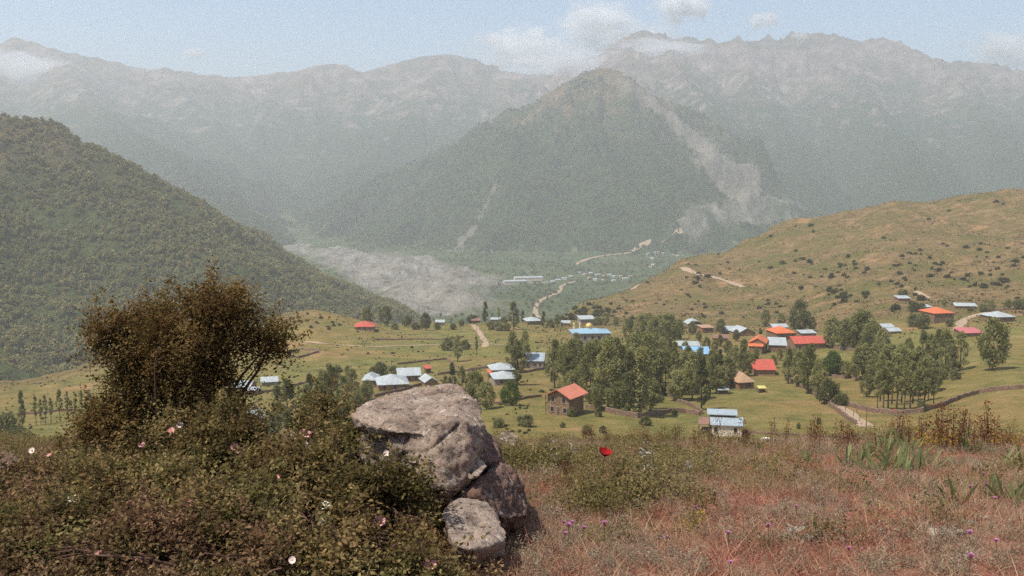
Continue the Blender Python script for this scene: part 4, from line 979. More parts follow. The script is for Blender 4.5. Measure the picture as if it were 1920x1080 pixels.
grove('tree on the far lip of the bench above the valley', 'trees along the bench lip', 'tree', [
 ('broad', 688, 610, 574), ('thin', 713, 611, 578), ('broad', 724, 611, 577), ('bush', 763, 612, 593), ('darkbroad', 798, 620, 587), ('bush', 780, 618, 605), ('bush', 820, 618, 604), ('bush', 850, 618, 606), ('bush', 865, 612, 600), ('bush', 740, 618, 606),
 ('darkpop', 910, 606, 563), ('thin', 935, 604, 573), ('darkpop', 963, 618, 568, 1.2), ('darkpop', 980, 606, 578), ('bush', 885, 606, 592), ('bush', 920, 618, 604), ('bush', 935, 620, 606), ('bush', 950, 620, 606), ('darkpop', 1019, 614, 583), ('broad', 1045, 612, 588), ('bush', 1032, 614, 600), ('broad', 1135, 610, 588), ('broad', 1155, 612, 594), ('bush', 1120, 610, 594), ('bush', 945, 606, 594)],
 alt={'bush': 'low bush of the hedge along the far lip of the bench', 'broad': 'round crowned tree on the far lip of the bench'})
plant('pine', 842, 606, 560, 'flat topped tree with bare trunks on the bench lip', 'tree')
grove('slim tree in the open meadow between the far path and the walls', 'trees in the far meadow', 'tree', [
 ('poplar', 858, 678, 630), ('thin', 893, 668, 627), ('bush', 840, 657, 637), ('bush', 872, 655, 640), ('bush', 713, 708, 682), ('bush', 738, 703, 688), ('bush', 700, 706, 690)],
 alt={'bush': 'dark bush standing in the far meadow by the farm walls'})
grove('tree in the pair of tall dark trees beside the grey house', 'pair of trees by the grey house', 'tree', [('darkpop', 970, 722, 628, 1.15), ('poplar', 960, 690, 625, 1.2), ('poplar', 984, 690, 624)])
plant('round', 957, 760, 710, 'bright green rounded tree alone in the near pasture', 'tree', wide=0.95)
grove('poplar behind the boulder top and the farmhouse', 'poplars behind the boulder', 'tree', [
 ('darkpop', 848, 738, 674), ('poplar', 866, 748, 690), ('broad', 892, 760, 698), ('broad', 912, 768, 720), ('poplar', 835, 740, 700), ('poplar', 880, 742, 694)],
 alt={'broad': 'bushy tree showing just over the boulder'})
grove('tree in the stand between the dark bush and the boulder', 'stand between bush and boulder', 'tree', [
 ('darkpop', 522, 820, 726), ('darkpop', 540, 812, 706), ('darkpop', 582, 776, 697), ('poplar', 604, 770, 685), ('poplar', 620, 770, 683), ('poplar', 634, 768, 688), ('poplar', 660, 757, 690), ('broad', 682, 762, 718), ('broad', 668, 770, 730), ('thin', 560, 770, 720), ('poplar', 612, 790, 700), ('broad', 640, 790, 735), ('poplar', 575, 800, 712), ('broad', 690, 750, 712), ('poplar', 652, 745, 690), ('broad', 625, 800, 745), ('darkpop', 595, 790, 716), ('poplar', 645, 780, 716)],
 alt={'broad': 'bushy tree in the stand between the dark bush and the boulder'})
plant('pale', 510, 824, 773, 'pale green young tree beside the tall dark pair', 'tree')
grove('slender sapling in the row beyond the dark bush', 'sapling row beyond the dark bush', 'tree', [
 ('darkpop', 42, 800, 727, .7), ('thin', 68, 797, 738, .8), ('thin', 77, 797, 742, .8), ('thin', 86, 796, 738, .8), ('thin', 96, 793, 740, .8), ('thin', 113, 790, 728, .9), ('thin', 128, 788, 737, .8), ('thin', 143, 785, 733, .8), ('thin', 154, 785, 733, .8), ('poplar', 168, 780, 735, .8)])
grove('dark bush at the field edge below the sapling row', 'field edge bushes', 'bush', [('bush', 8, 825, 780), ('bush', 36, 838, 800), ('bush', 20, 842, 808), ('bush', 52, 845, 815)])
grove('low shrub on the pasture slope near the salmon roofed house', 'shrubs by the salmon roofed house', 'shrub', [
 ('bush', 988, 800, 780), ('bush', 1122, 781, 766, .7), ('bush', 1265, 778, 768), ('bush', 1072, 781, 766), ('bush', 1210, 797, 783, 1.4), ('bush', 1055, 802, 792), ('bush', 975, 792, 780), ('bush', 935, 802, 785), ('bush', 1100, 815, 798), ('bush', 1130, 812, 800), ('bush', 1380, 655, 648), ('bush', 1235, 755, 740), ('bush', 1535, 795, 782, .6), ('bush', 1497, 804, 793, .6)])
for k, lst in PROTO.items():
    for e in lst:
        if not e[1]:
            for ch in list(e[0].children): bpy.data.objects.remove(ch)
            bpy.data.objects.remove(e[0])
        elif 'H' in e[0]: del e[0]['H']

# ------------------------------------------------------------------ shrubs on the brown hillside
def shrub_mesh(seed, n=26, per=14):
    rng = np.random.default_rng(seed)
    a = rng.uniform(0, 6.283, n); z = rng.uniform(0.05, 0.75, n); r = np.sqrt(1 - (z / 0.85) ** 2) * rng.uniform(.2, .85, n)
    cen = [np.array([r[i] * math.cos(a[i]), r[i] * math.sin(a[i]), z[i]]) for i in range(n)]
    V, F, tn = clump_crown(rng, cen, [0.28] * n, per, 0.26, 0.4, 1.0)
    return mesh_np('shrub', V, [F], {'tint': tn})
SHR = [shrub_mesh(200 + i) for i in range(5)]
rs2 = random.Random(5)
def hill_shrub(px, py, s, label, group):
    p = hit(px, py, d0=150, d1=1300, n=420)
    if p is None: return
    o = link('shrub', SHR[rs2.randrange(5)], FM['shrub'], None, p)
    o.scale = (s * rs2.uniform(.8, 1.3), s * rs2.uniform(.8, 1.2), s * rs2.uniform(.7, 1.1)); o.rotation_euler = (0, 0, rs2.uniform(0, 6.28))
    tag(o, label, 'shrub', group)
sky_x = [1020, 1110, 1300, 1500, 1700, 1920]; sky_y = [596, 560, 487, 410, 377, 352]
n = 0
while n < 298:
    px = rs2.uniform(1020, 1925); top = float(np.interp(px, sky_x, sky_y)); bot = float(np.interp(px, [1020, 1300, 1500, 1700, 1920], [600, 595, 600, 590, 575]))
    if bot - top < 4: continue
    py = top + 2 + (bot - top) * rs2.random() ** 0.7
    dens = pnoise(np.array([px / 70.0]), np.array([py / 30.0]), 77)[0]
    if dens < rs2.uniform(-0.25, 0.55): continue
    hill_shrub(px, py, rs2.choice([0.9, 1.1, 1.4, 1.8, 2.4]) * (1.4 if dens > 0.3 else 1), 'dark rounded shrub dotted over the brown hillside', 'shrubs of the brown hillside'); n += 1
for i in range(26):   # the thick clumps half way up
    cx, cy = rs2.choice([(1735, 512), (1650, 520), (1690, 530), (1610, 505), (1555, 520)])
    hill_shrub(cx + rs2.gauss(0, 22), cy + rs2.gauss(0, 6), rs2.uniform(1.8, 3.0), 'shrub in the dark thickets half way up the brown hill', 'thickets on the hill')
for i in range(30):
    px = rs2.uniform(100, 200) if i < 8 else rs2.uniform(525, 680); crest = float(np.interp(px, [0, 200, 530, 590, 680], [715, 662, 590, 585, 612]))
    hill_shrub(px, crest + 2 + abs(rs2.gauss(0, 12)), rs2.uniform(0.6, 1.5), 'shrub on the rough knoll where the meadow ends', 'knoll shrubs')
for i in range(16):
    px, py = rs2.choice([(445, 645), (540, 690), (780, 655), (690, 665), (1000, 735), (1130, 690), (640, 700), (760, 664)])
    hill_shrub(px + rs2.gauss(0, 26), py + rs2.gauss(0, 4), rs2.uniform(0.6, 1.2), 'low shrub scattered in the open meadow', 'meadow shrubs')

# ------------------------------------------------------------------ forest on the hills (nobody could count it)
def scatter_nodes(name, protos):
    cl = bpy.data.collections.new(name + '_kinds')
    for o in protos: cl.objects.link(o)
    g = bpy.data.node_groups.new(name, 'GeometryNodeTree')
    g.interface.new_socket('Geometry', in_out='INPUT', socket_type='NodeSocketGeometry'); g.interface.new_socket('Geometry', in_out='OUTPUT', socket_type='NodeSocketGeometry')
    N, L = g.nodes.new, g.links.new
    gi, go = N('NodeGroupInput'), N('NodeGroupOutput')
    iop = N('GeometryNodeInstanceOnPoints'); ci = N('GeometryNodeCollectionInfo')
    ci.inputs['Collection'].default_value = cl; ci.inputs['Separate Children'].default_value = True; ci.inputs['Reset Children'].default_value = True
    def at_(nm, typ):
        a = N('GeometryNodeInputNamedAttribute'); a.data_type = typ; a.inputs[0].default_value = nm
        return [s for s in a.outputs if s.enabled and s.name == 'Attribute'][0]
    iop.inputs['Pick Instance'].default_value = True
    L(gi.outputs[0], iop.inputs['Points']); L(ci.outputs[0], iop.inputs['Instance'])
    L(at_('pick', 'INT'), iop.inputs['Instance Index'])
    rot = N('ShaderNodeCombineXYZ'); L(at_('rz', 'FLOAT'), rot.inputs[2]); L(at_('rx', 'FLOAT'), rot.inputs[0])
    L(rot.outputs[0], iop.inputs['Rotation']); L(at_('scl', 'FLOAT_VECTOR'), iop.inputs['Scale'])
    L(iop.outputs[0], go.inputs[0])
    return g
def scatter(name, P, scl, protos, label, rng, tilt=0.0, kind='stuff', pick=None):
    me = bpy.data.meshes.new(name); me.vertices.add(len(P)); me.vertices.foreach_set('co', np.asarray(P, np.float32).ravel())
    n = len(P)
    a = me.attributes.new('pick', 'INT', 'POINT'); a.data.foreach_set('value', (rng.integers(0, len(protos), n) if pick is None else pick).astype(np.int32))
    a = me.attributes.new('rz', 'FLOAT', 'POINT'); a.data.foreach_set('value', rng.uniform(0, 6.283, n).astype(np.float32))
    a = me.attributes.new('rx', 'FLOAT', 'POINT'); a.data.foreach_set('value', (rng.normal(0, 1, n) * tilt).astype(np.float32))
    s = np.asarray(scl, np.float32); s = np.stack([s] * 3, 1) if s.ndim == 1 else s
    a = me.attributes.new('scl', 'FLOAT_VECTOR', 'POINT'); a.data.foreach_set('vector', s.ravel().astype(np.float32))
    o = link(name, me); o.modifiers.new('scatter', 'NODES').node_group = scatter_nodes(name, protos)
    return tag(o, label, kind=kind)
def blob(seed, mat):
    rng = np.random.default_rng(seed)
    n = 15; q = rng.normal(size=(n, 3)); q /= np.linalg.norm(q, axis=1)[:, None]
    cen = [np.array([a * .62 * rng.uniform(.5, 1.1), b * .62 * rng.uniform(.5, 1.1), 0.55 + c * .6]) for a, b, c in q]
    V, F, tn = clump_crown(rng, cen, [.42] * n, 9, .46, .6, 1.0)
    me = mesh_np('crown_leaves', V, [F], {'tint': tn}); me.materials.append(mat)
    return bpy.data.objects.new('tree_crown', me)
def blob_mat(name, cols):
    t = NT(name)
    c = t.ramp(t.rand(), [(i / (len(cols) - 1), k) for i, k in enumerate(cols)])
    c = t.mix(t.math('MULTIPLY', t.attr('tint'), 0.55), c, tuple(min(1, k * 1.5) for k in cols[len(cols) // 2]))
    return t.leaf(c, 0.3)
BM1 = blob_mat('hill_forest', [(0.095, 0.115, 0.042), (0.19, 0.20, 0.07), (0.28, 0.25, 0.10), (0.13, 0.145, 0.052), (0.27, 0.20, 0.10)])
BM2 = blob_mat('mountain_forest', [(0.075, 0.098, 0.04), (0.13, 0.155, 0.062), (0.185, 0.20, 0.082)])
def forest(name, label, idx, n, xr, yr, rad, mat, thin, seed):
    rng = np.random.default_rng(seed)
    x = rng.uniform(*xr, n); y = rng.uniform(*yr, n)
    k = np.abs(x) < y * 0.60; x, y = x[k], y[k]
    z, ids = h_full(x, y, True)
    keep = ids == RK.index(idx) + 1
    keep &= thin(x, y, z, rng)
    if idx == 'P':
        wob = 22 * fbm(x / 90, y / 90, 3, 41)
        keep &= (np.minimum.reduce([line_dist(x, y, L) for L in SLIDE]) + wob * .55 > 0) & (np.minimum.reduce([line_dist(x, y, L) for L in FLATS]) + wob > 0) & (np.minimum.reduce([line_dist(x, y, L) for L in SCARS]) + wob * .6 > 0)
    x, y, z = x[keep], y[keep], z[keep]
    s = rad * (0.35 + 1.1 * rng.uniform(0, 1, len(x)) ** 1.6) * (1 + 0.35 * fbm(x / 60, y / 60, 2, 70))
    scatter(name, np.stack([x, y, z], 1), np.stack([s, s, s * rng.uniform(.8, 1.3, len(x))], 1), [blob(i + seed, mat) for i in range(5)], label, rng)
forest('forest', 'thick dark woodland covering the near hill', 'L', 85000, (-1300, 260), (780, 1750), 3.5, BM1,
       lambda x, y, z, r: r.uniform(0, 1, len(x)) < np.clip(0.95 - 0.7 * smooth(-80, 60, z) + 1.1 * fbm(x / 70, y / 70, 4, 61), 0.05, 1), 301)
forest('forest', 'dense woodland on the pyramid shaped mountain', 'P', 90000, (-1500, 1100), (2450, 3850), 4.2, BM2,
       lambda x, y, z, r: r.uniform(0, 1, len(x)) < np.clip(0.9 - 0.9 * smooth(80, 320, z) + 0.9 * fbm(x / 160, y / 160, 4, 62), 0.03, 1), 302)
forest('forest', 'hazy woodland on the lower spurs of the far range', 'B', 60000, (-1900, 400), (2500, 4500), 6.0, BM2,
       lambda x, y, z, r: r.uniform(0, 1, len(x)) < np.clip(0.8 - 0.9 * smooth(60, 260, z) + 0.6 * fbm(x / 200, y / 200, 3, 63), 0.02, 1), 303)
def valley_wood():
    rng = np.random.default_rng(77); n = 9000
    x = rng.uniform(-500, 1300, n); y = rng.uniform(1350, 3300, n); z, ids = h_full(x, y, True)
    k = (ids == 0) & (np.minimum.reduce([line_dist(x, y, L) for L in GRAVEL]) > 20) & (fbm(x / 150, y / 150, 3, 66) > rng.uniform(-0.45, 0.5, n))
    scatter('valley_trees', np.stack([x[k], y[k], z[k]], 1), 3.2 * rng.uniform(.6, 1.4, k.sum()), [blob(i + 400, BM2) for i in range(4)], 'hedges and tree specks on the valley floor', rng)
valley_wood()
# ------------------------------------------------------------------ rocks of the foreground
def rock_material(name, base, seed, lichen=0.6, red=0.4):
    t = NT(name); p = t.obj()
    a = t.noise(p, 5 + seed * .3, 8, 0.68, 0.6); b = t.noise(p, 24, 6, 0.7); c = t.noise(p, 85, 4, 0.75)
    v = t.n('TexVoronoi', {'Vector': p, 'Scale': 16.0}, feature='F1').outputs[0]
    col = t.ramp(a, [(0.34, tuple(x * 0.40 for x in base)), (0.5, base), (0.72, tuple(min(1, x * 1.35) for x in base))])
    col = t.mix(t.math('MULTIPLY', t.ramp(b, [(0.52, (0, 0, 0)), (0.68, (1, 1, 1))]), red), col, (0.26, 0.13, 0.09))
    col = t.mix(t.math('MULTIPLY', t.ramp(b, [(0.34, (1, 1, 1)), (0.46, (0, 0, 0))]), 0.9), col, (0.055, 0.035, 0.032))
    col = t.mix(t.math('MULTIPLY', t.ramp(t.noise(p, 11, 7, 0.75, 1.0), [(0.56, (0, 0, 0)), (0.62, (1, 1, 1))]), lichen), col, (0.55, 0.50, 0.43))
    col = t.mix(t.math('MULTIPLY', t.ramp(c, [(0.34, (1, 1, 1)), (0.44, (0, 0, 0))]), 0.6), col, (0.07, 0.055, 0.045))
    hgt = t.math('ADD', t.math('MULTIPLY', b, 0.6), t.math('ADD', t.math('MULTIPLY', c, 0.35), t.math('MULTIPLY', a, 0.8)))
    return t.surf(col, 0.93, 0.15, t.bump(hgt, 1.0, 0.035))
def rock(name, label, pts, seed, mat, cuts=5, amp=(0.03, 0.014, 0.006), smooth_it=1, grow=1.02):
    """a block with the given corners, its faces broken up by noise"""
    from mathutils import noise as mn
    blocks = pts if isinstance(pts[0], list) else [pts]
    PB = [[at(*q) for q in b] for b in blocks]
    allp = [q for b in PB for q in b]
    c = sum(allp, Vector()) / len(allp)
    PB = [[c + (q - c) * grow for q in b] for b in PB]
    c.z = min(q.z for b in PB for q in b)
    bm = bmesh.new()
    for b in PB:
        vs = [bm.verts.new(q - c) for q in b]
        r = bmesh.ops.convex_hull(bm, input=vs)
        bmesh.ops.delete(bm, geom=list({g for g in r['geom_interior'] if isinstance(g, bmesh.types.BMVert)}), context='VERTS')
    me0 = bpy.data.meshes.new('block'); bm.to_mesh(me0); bm.free()
    tmp = bpy.data.objects.new('block', me0); COL.objects.link(tmp)
    md = tmp.modifiers.new('one_body', 'REMESH'); md.mode = 'VOXEL'; md.voxel_size = 0.011 if cuts > 5 else 0.008
    dg = bpy.context.evaluated_depsgraph_get()
    ev = tmp.evaluated_get(dg)
    bm = bmesh.new(); bm.from_mesh(ev.to_mesh()); ev.to_mesh_clear()
    bpy.data.objects.remove(tmp); bpy.data.meshes.remove(me0)
    for k in range(2): bmesh.ops.smooth_vert(bm, verts=bm.verts, factor=0.5, use_axis_x=True, use_axis_y=True, use_axis_z=True)
    bm.normal_update()
    off = Vector((seed * 1.7, seed * 0.9, seed * 2.3))
    new = []
    for v in bm.verts:
        q = v.co + off
        d = amp[0] * mn.noise(q * 4.2) + amp[1] * (mn.turbulence(q * 9, 4, True) - 0.4) + amp[0] * .7 * (mn.voronoi(q * 5)[0][1] - mn.voronoi(q * 5)[0][0] - 0.3) + amp[2] * mn.noise(q * 34) + amp[2] * .6 * mn.noise(q * 70)
        pit = mn.noise(q * 17 + Vector((3, 1, 9)))
        if pit > 0.42: d -= (pit - 0.42) * 0.07
        cr = abs(mn.noise(q * 3.1 + Vector((7, 2, 4))))
        if cr < 0.04: d -= (0.04 - cr) * 0.6
        new.append(v.co + v.normal * d)
    for v, q in zip(bm.verts, new): v.co = q
    me = bpy.data.meshes.new(name); bm.to_mesh(me); bm.free()
    me.polygons.foreach_set('use_smooth', np.ones(len(me.polygons), bool))
    o = link(name, me, mat, None, c)
    return tag(o, label, 'rock')
RM = [rock_material('boulder_rock', (0.34, 0.26, 0.20), 1, 0.8, 0.55), rock_material('boulder_rock_pale', (0.38, 0.295, 0.235), 4, 0.5, 0.45), rock_material('boulder_rock_dark', (0.21, 0.135, 0.105), 7, 0.55, 0.8)]
rock('boulder', 'big weathered grey boulder with an overhanging edge', [[
 (659, 777, 5.05), (668, 762, 5.3), (693, 751, 5.45), (735, 736, 5.65), (781, 727, 5.8), (852, 723, 5.8), (888, 742, 5.6), (902, 768, 5.35), (908, 792, 5.12),
 (686, 799, 4.92), (712, 814, 4.86), (750, 812, 4.74), (800, 815, 4.66), (860, 800, 4.74), (663, 795, 5.15), (690, 815, 5.08), (720, 826, 5.0), (880, 800, 5.5), (720, 780, 5.6)],
 [(752, 806, 4.84), (815, 790, 4.66), (875, 790, 4.74), (909, 794, 5.04), (893, 845, 4.8), (874, 893, 4.62), (836, 928, 4.55), (806, 905, 4.58), (780, 872, 4.64), (742, 828, 4.84),
 (884, 908, 4.75), (905, 880, 5.3), (690, 845, 5.35), (668, 822, 5.4), (850, 965, 5.0), (905, 800, 5.6), (720, 790, 5.5), (700, 900, 5.3)]], 1, RM[0], 7, (0.03, 0.02, 0.006), 0)
rock('rock', 'dark jagged rock wedged behind the right shoulder of the big boulder'.replace('right shoulder', 'lower shoulder'), [
 (908, 800, 5.35), (925, 815, 5.3), (938, 845, 5.2), (941, 862, 5.14), (925, 872, 5.02), (900, 860, 5.0), (893, 880, 5.02), (905, 905, 5.2), (945, 890, 5.5), (915, 815, 5.6), (940, 850, 5.6)], 3, RM[2], 6, (0.03, 0.02, 0.006))
rock('rock', 'small pale wedge stone jammed under the big boulder', [
 (878, 868, 4.72), (893, 857, 4.76), (912, 864, 4.78), (915, 874, 4.72), (898, 892, 4.62), (880, 900, 4.60), (874, 885, 4.64), (905, 880, 4.95), (885, 870, 4.95), (890, 898, 4.85)], 5, RM[1], 5, (0.015, 0.012, 0.004))
rock('rock', 'tall rough reddish rock standing beside the pale flat stone', [
 (918, 874, 4.95), (950, 868, 5.0), (968, 880, 5.0), (980, 915, 4.98), (990, 950, 4.92), (988, 968, 4.86), (945, 975, 4.66), (925, 962, 4.58), (890, 925, 4.60), (850, 932, 4.70), (900, 898, 4.70), (870, 970, 4.75), (940, 1000, 4.85), (985, 985, 5.2), (960, 890, 5.4), (900, 900, 5.3), (860, 950, 5.2)], 8, RM[2], 6, (0.04, 0.025, 0.008))
rock('rock', 'pale flat stone lying in front of the boulder', [
 (838, 950, 4.44), (860, 938, 4.50), (895, 936, 4.52), (915, 952, 4.46), (935, 972, 4.38), (953, 1000, 4.28), (948, 1012, 4.22), (922, 1022, 4.12), (880, 1030, 4.05), (850, 1020, 4.08), (835, 985, 4.22), (826, 965, 4.36), (870, 1065, 4.2), (940, 1045, 4.4), (900, 985, 4.75), (840, 1000, 4.7)], 9, RM[1], 6, (0.025, 0.015, 0.005))
rock('rock', 'small grey stone half buried by leaves beyond the rose bush', [(628, 850, 5.9), (645, 842, 5.9), (668, 846, 5.9), (672, 862, 5.8), (640, 872, 5.75), (625, 865, 5.8), (650, 850, 6.2), (650, 880, 6.0)], 11, RM[1], 5, (0.02, 0.012, 0.004))
rock('rock', 'round reddish stone in the herbs past the boulder', [(938, 822, 9.0), (945, 812, 9.1), (962, 810, 9.1), (970, 822, 9.0), (966, 838, 8.9), (945, 840, 8.9), (955, 818, 9.5), (955, 850, 9.2)], 12, RM[0], 5, (0.04, 0.02, 0.006))
rock('rock', 'low reddish rock at the far edge of the rose thicket', [(-30, 856, 6.6), (0, 850, 6.6), (30, 852, 6.6), (38, 868, 6.5), (0, 880, 6.4), (-30, 880, 6.4), (0, 856, 7.2), (10, 890, 6.8)], 13, RM[2], 5, (0.03, 0.02, 0.006))

# ------------------------------------------------------------------ the dark bush and the wild roses
LM = {
 'hawthorn': foliage_mat('dark_bush_leaves', (0.050, 0.038, 0.016), (0.145, 0.105, 0.040), (0.32, 0.225, 0.088), 0.4, 0.0, (1.0, 0.84, 0.8)),
 'rose': foliage_mat('rose_leaves', (0.042, 0.040, 0.016), (0.15, 0.128, 0.047), (0.48, 0.37, 0.165), 0.4, 0.12, (0.95, 0.80, 0.85)),
 'rosedark': foliage_mat('rose_leaves_reddish', (0.055, 0.035, 0.022), (0.175, 0.102, 0.056), (0.43, 0.27, 0.155), 0.4, 0.12, (0.8, 1.18, 0.75)),
 'herb': foliage_mat('herb_leaves', (0.08, 0.076, 0.032), (0.20, 0.168, 0.068), (0.36, 0.285, 0.13), 0.4, 0.5),
 'dock': foliage_mat('dock_seed', (0.06, 0.022, 0.012), (0.13, 0.05, 0.025), (0.22, 0.10, 0.045), 0.2, 0.4),
 'spurge': foliage_mat('yellow_flower', (0.20, 0.12, 0.012), (0.40, 0.25, 0.02), (0.55, 0.40, 0.05), 0.2, 0.2),
 'woolly': foliage_mat('woolly_leaves', (0.20, 0.18, 0.14), (0.36, 0.33, 0.27), (0.52, 0.49, 0.42), 0.2, 0.2),
 'iris': foliage_mat('iris_leaves', (0.11, 0.13, 0.05), (0.21, 0.235, 0.10), (0.37, 0.38, 0.18), 0.45, 0.4),
}
STEM = plain('thorny_stem', (0.10, 0.055, 0.04), var=0.4, scale=20)
PETAL = plain('pink_petal', (0.62, 0.30, 0.29), var=0.25, scale=30); PALEPETAL = plain('pale_petal', (0.70, 0.56, 0.50), var=0.2, scale=30); WHITEP = plain('white_petal', (0.68, 0.64, 0.55), var=0.15, scale=30)
YEL = plain('stamens', (0.55, 0.36, 0.06)); REDP = plain('poppy_petal', (0.27, 0.008, 0.010), var=0.25, scale=25); BLK = plain('poppy_heart', (0.02, 0.012, 0.015)); MAUVE = plain('mauve_floret', (0.48, 0.20, 0.36), var=0.3, scale=40)
GSTEM = plain('green_stem', (0.09, 0.10, 0.04), var=0.3, scale=20)
def bushy(name, label, cat, lobes, base, twigs, per, leaf, mat, seed, twig_len=(0.09, 0.2), stems=22, inner=0.4, group=None, stem_r=0.0045, hole_f=4.6, shoot=0.22, hole_t=0.10):
    """lobes: (centre, (rx, ry, rz)); leaves sit in pairs along many small twigs"""
    rng = np.random.default_rng(seed)
    base = Vector(base); b = np.array(base)
    wts = np.array([(r[0] * r[1] * r[2]) ** (2 / 3) for _, r in lobes]); wts /= wts.sum()
    li = rng.choice(len(lobes), twigs, p=wts)
    cen = np.array([tuple(c) for c, _ in lobes])[li]; rad = np.array([r for _, r in lobes])[li]
    q = rng.normal(size=(twigs, 3)); q /= np.linalg.norm(q, axis=1)[:, None]
    rr = rng.uniform(0, 1, twigs) ** inner
    # uneven outline: leaves crowd into sprays
    bumpy = 1 + 0.42 * pnoise(q[:, 0] * 3.3 + li * 7.1, q[:, 2] * 3.3 + q[:, 1] * 2.1, seed) + 0.25 * pnoise(q[:, 0] * 9 + li * 3.3, q[:, 2] * 9 + q[:, 1] * 5, seed + 5)
    start = cen + q * rad * (rr * bumpy)[:, None]
    # gaps between the sprays, and long shoots that break the outline
    hole = pnoise(start[:, 0] * hole_f + start[:, 1] * 2.1, start[:, 2] * hole_f + start[:, 1] * 3.7, seed + 9)
    ok = hole > hole_t - 0.25 * rng.uniform(0, 1, twigs)
    start, q, rad, cen, li = start[ok], q[ok], rad[ok], cen[ok], li[ok]; twigs = len(start)
    ns = max(10, twigs // 45); sh = rng.integers(0, twigs, ns)
    shoot_s, shoot_d = [], []
    for k in sh:
        d = q[k] * 0.7 + np.array([rng.normal() * .4, rng.normal() * .3, rng.uniform(.3, 1.1)]); d /= np.linalg.norm(d)
        Ls = rng.uniform(0.6, 1.5) * shoot
        p0 = cen[k] + q[k] * rad[k] * 0.85
        for j in range(7):
            u = j / 6; shoot_s.append(p0 + d * Ls * u + np.array([0, 0, -0.25 * Ls * u * u])); shoot_d.append(d + rng.normal(size=3) * .5)
    start = np.concatenate([start, np.array(shoot_s)]); q = np.concatenate([q, np.array(shoot_d)]); twigs = len(start)
    dirn = q * 0.8 + rng.normal(size=(twigs, 3)) * 0.55 + np.array([0, 0, 0.35]); dirn /= np.linalg.norm(dirn, axis=1)[:, None]
    tl = rng.uniform(*twig_len, twigs); tl[-7 * ns:] *= 0.45
    side = np.cross(dirn, rng.normal(size=(twigs, 3))); side /= np.linalg.norm(side, axis=1)[:, None]
    s = (np.arange(per) + 0.5) / per
    sg = np.where(np.arange(per) % 2 == 0, 1.0, -1.0)
    C = start[:, None, :] + dirn[:, None, :] * (s[None, :] * tl[:, None])[..., None] + side[:, None, :] * (sg * leaf * 0.55)[None, :, None]
    C = C + rng.normal(size=C.shape) * leaf * 0.3
    C[..., 2] -= (s ** 2)[None, :] * tl[:, None] * 0.25
    tint = np.clip((0.5 * rng.uniform(0.05, 0.95, twigs) + 0.5 * np.clip(0.5 + 0.9 * pnoise(start[:, 0] * 4.0, start[:, 2] * 4.0 + start[:, 1] * 3, seed + 3), 0, 1))[:, None] * 0.62 + rng.uniform(0, 1, (twigs, per)) * 0.4, 0, 1)
    V, F, tn = leaf_cloud(C.reshape(-1, 3) - b, leaf, rng, 0.5, 0.58, 0.35, tint.ravel())
    root = empty(name, base)
    link('foliage', mesh_np('foliage', V, [F], {'tint': tn}), LM[mat], root)
    mb = MB()
    for k in range(stems):
        c, r = lobes[rng.integers(len(lobes))]
        q = Vector(rng.normal(size=3)); q.normalize()
        e = Vector(c) + Vector((q.x * r[0], q.y * r[1], abs(q.z) * r[2])) * rng.uniform(.4, 1.0) - base
        st = Vector((rng.normal() * .06, rng.normal() * .06, -0.08))
        m = st.lerp(e, 0.5) + Vector((rng.normal() * .06, rng.normal() * .06, rng.uniform(0.02, .16)))
        m1 = st.lerp(m, .5) + Vector((rng.normal() * .03, rng.normal() * .03, .04)); m2 = m.lerp(e, .5) + Vector((rng.normal() * .03, rng.normal() * .03, .03))
        f = rng.uniform(.6, 1.5) * stem_r
        mb.tube([st, m1, m, m2, e], [f * 1.5, f * 1.2, f, f * .7, f * .3], 5)
    for k in range(0, twigs, 14):
        a = Vector(start[k] - b); d = Vector(dirn[k]) * float(tl[k])
        mb.tube([a - d * .6, a + d * .5, a + d], [0.0022, 0.0016, 0.0008], 3)
    mb.build('stems', STEM, root)
    return tag(root, label, cat, group), start, q
def LB(px, py, D, rx, rz, depth=None):     # a lobe given in picture size
    k = D / FPX * (0.86 if D < 6 else 0.89)
    return (at(px, py, D), (rx * k, (depth if depth else (rx + rz) * 0.5) * k, rz * k))
D0 = 7.6
hb = at(330, 860, D0); hb.z = ground(hb.x, hb.y)
bushy('dark_bush', 'large dark brownish green bush with spiky crown behind the roses', 'bush', [
 LB(238, 655, D0, 62, 60), LB(208, 588, D0 - .1, 18, 28), LB(196, 625, D0, 30, 35), LB(300, 615, D0 + .2, 50, 38), LB(345, 598, D0, 66, 46), LB(335, 640, D0 - .3, 70, 50), LB(375, 575, D0 - .1, 45, 36), LB(405, 588, D0 - .2, 56, 42), LB(260, 600, D0 + .1, 40, 32), LB(440, 560, D0, 22, 30), LB(450, 590, D0, 40, 35),
 LB(470, 650, D0 - .1, 60, 38), LB(505, 618, D0, 44, 18), LB(515, 660, D0 + .1, 36, 20), LB(525, 640, D0 - .1, 22, 10), LB(380, 660, D0, 100, 62), LB(300, 700, D0 + .1, 100, 62), LB(400, 735, D0, 72, 66), LB(340, 770, D0 + .2, 105, 70), LB(230, 760, D0, 62, 60),
 LB(195, 800, D0 - .2, 70, 55), LB(170, 850, D0 - .3, 75, 45), LB(430, 780, D0 - .2, 42, 46), LB(300, 850, D0 - .2, 120, 60)], hb, 8600, 9, 0.026, 'hawthorn', 21, (0.08, 0.24), 30, 0.5, stem_r=0.011, hole_f=4.5, shoot=0.22, hole_t=-0.2)
GR = 'wild rose bushes of the thicket'
BUSHES = []
def rose(label, lobes, twigs, seed, mat='rose', leaf=0.0225, D=None):
    c = lobes[0][0]; y = c.y; b = Vector((c.x, y, ground(c.x, y)))
    r, _, _ = bushy('rose_bush', label, 'bush', lobes, b, int(twigs * 1.5), 9, leaf, mat, seed, (0.08, 0.24), 20, 0.5, GR)
    BUSHES.append((r, lobes)); return r
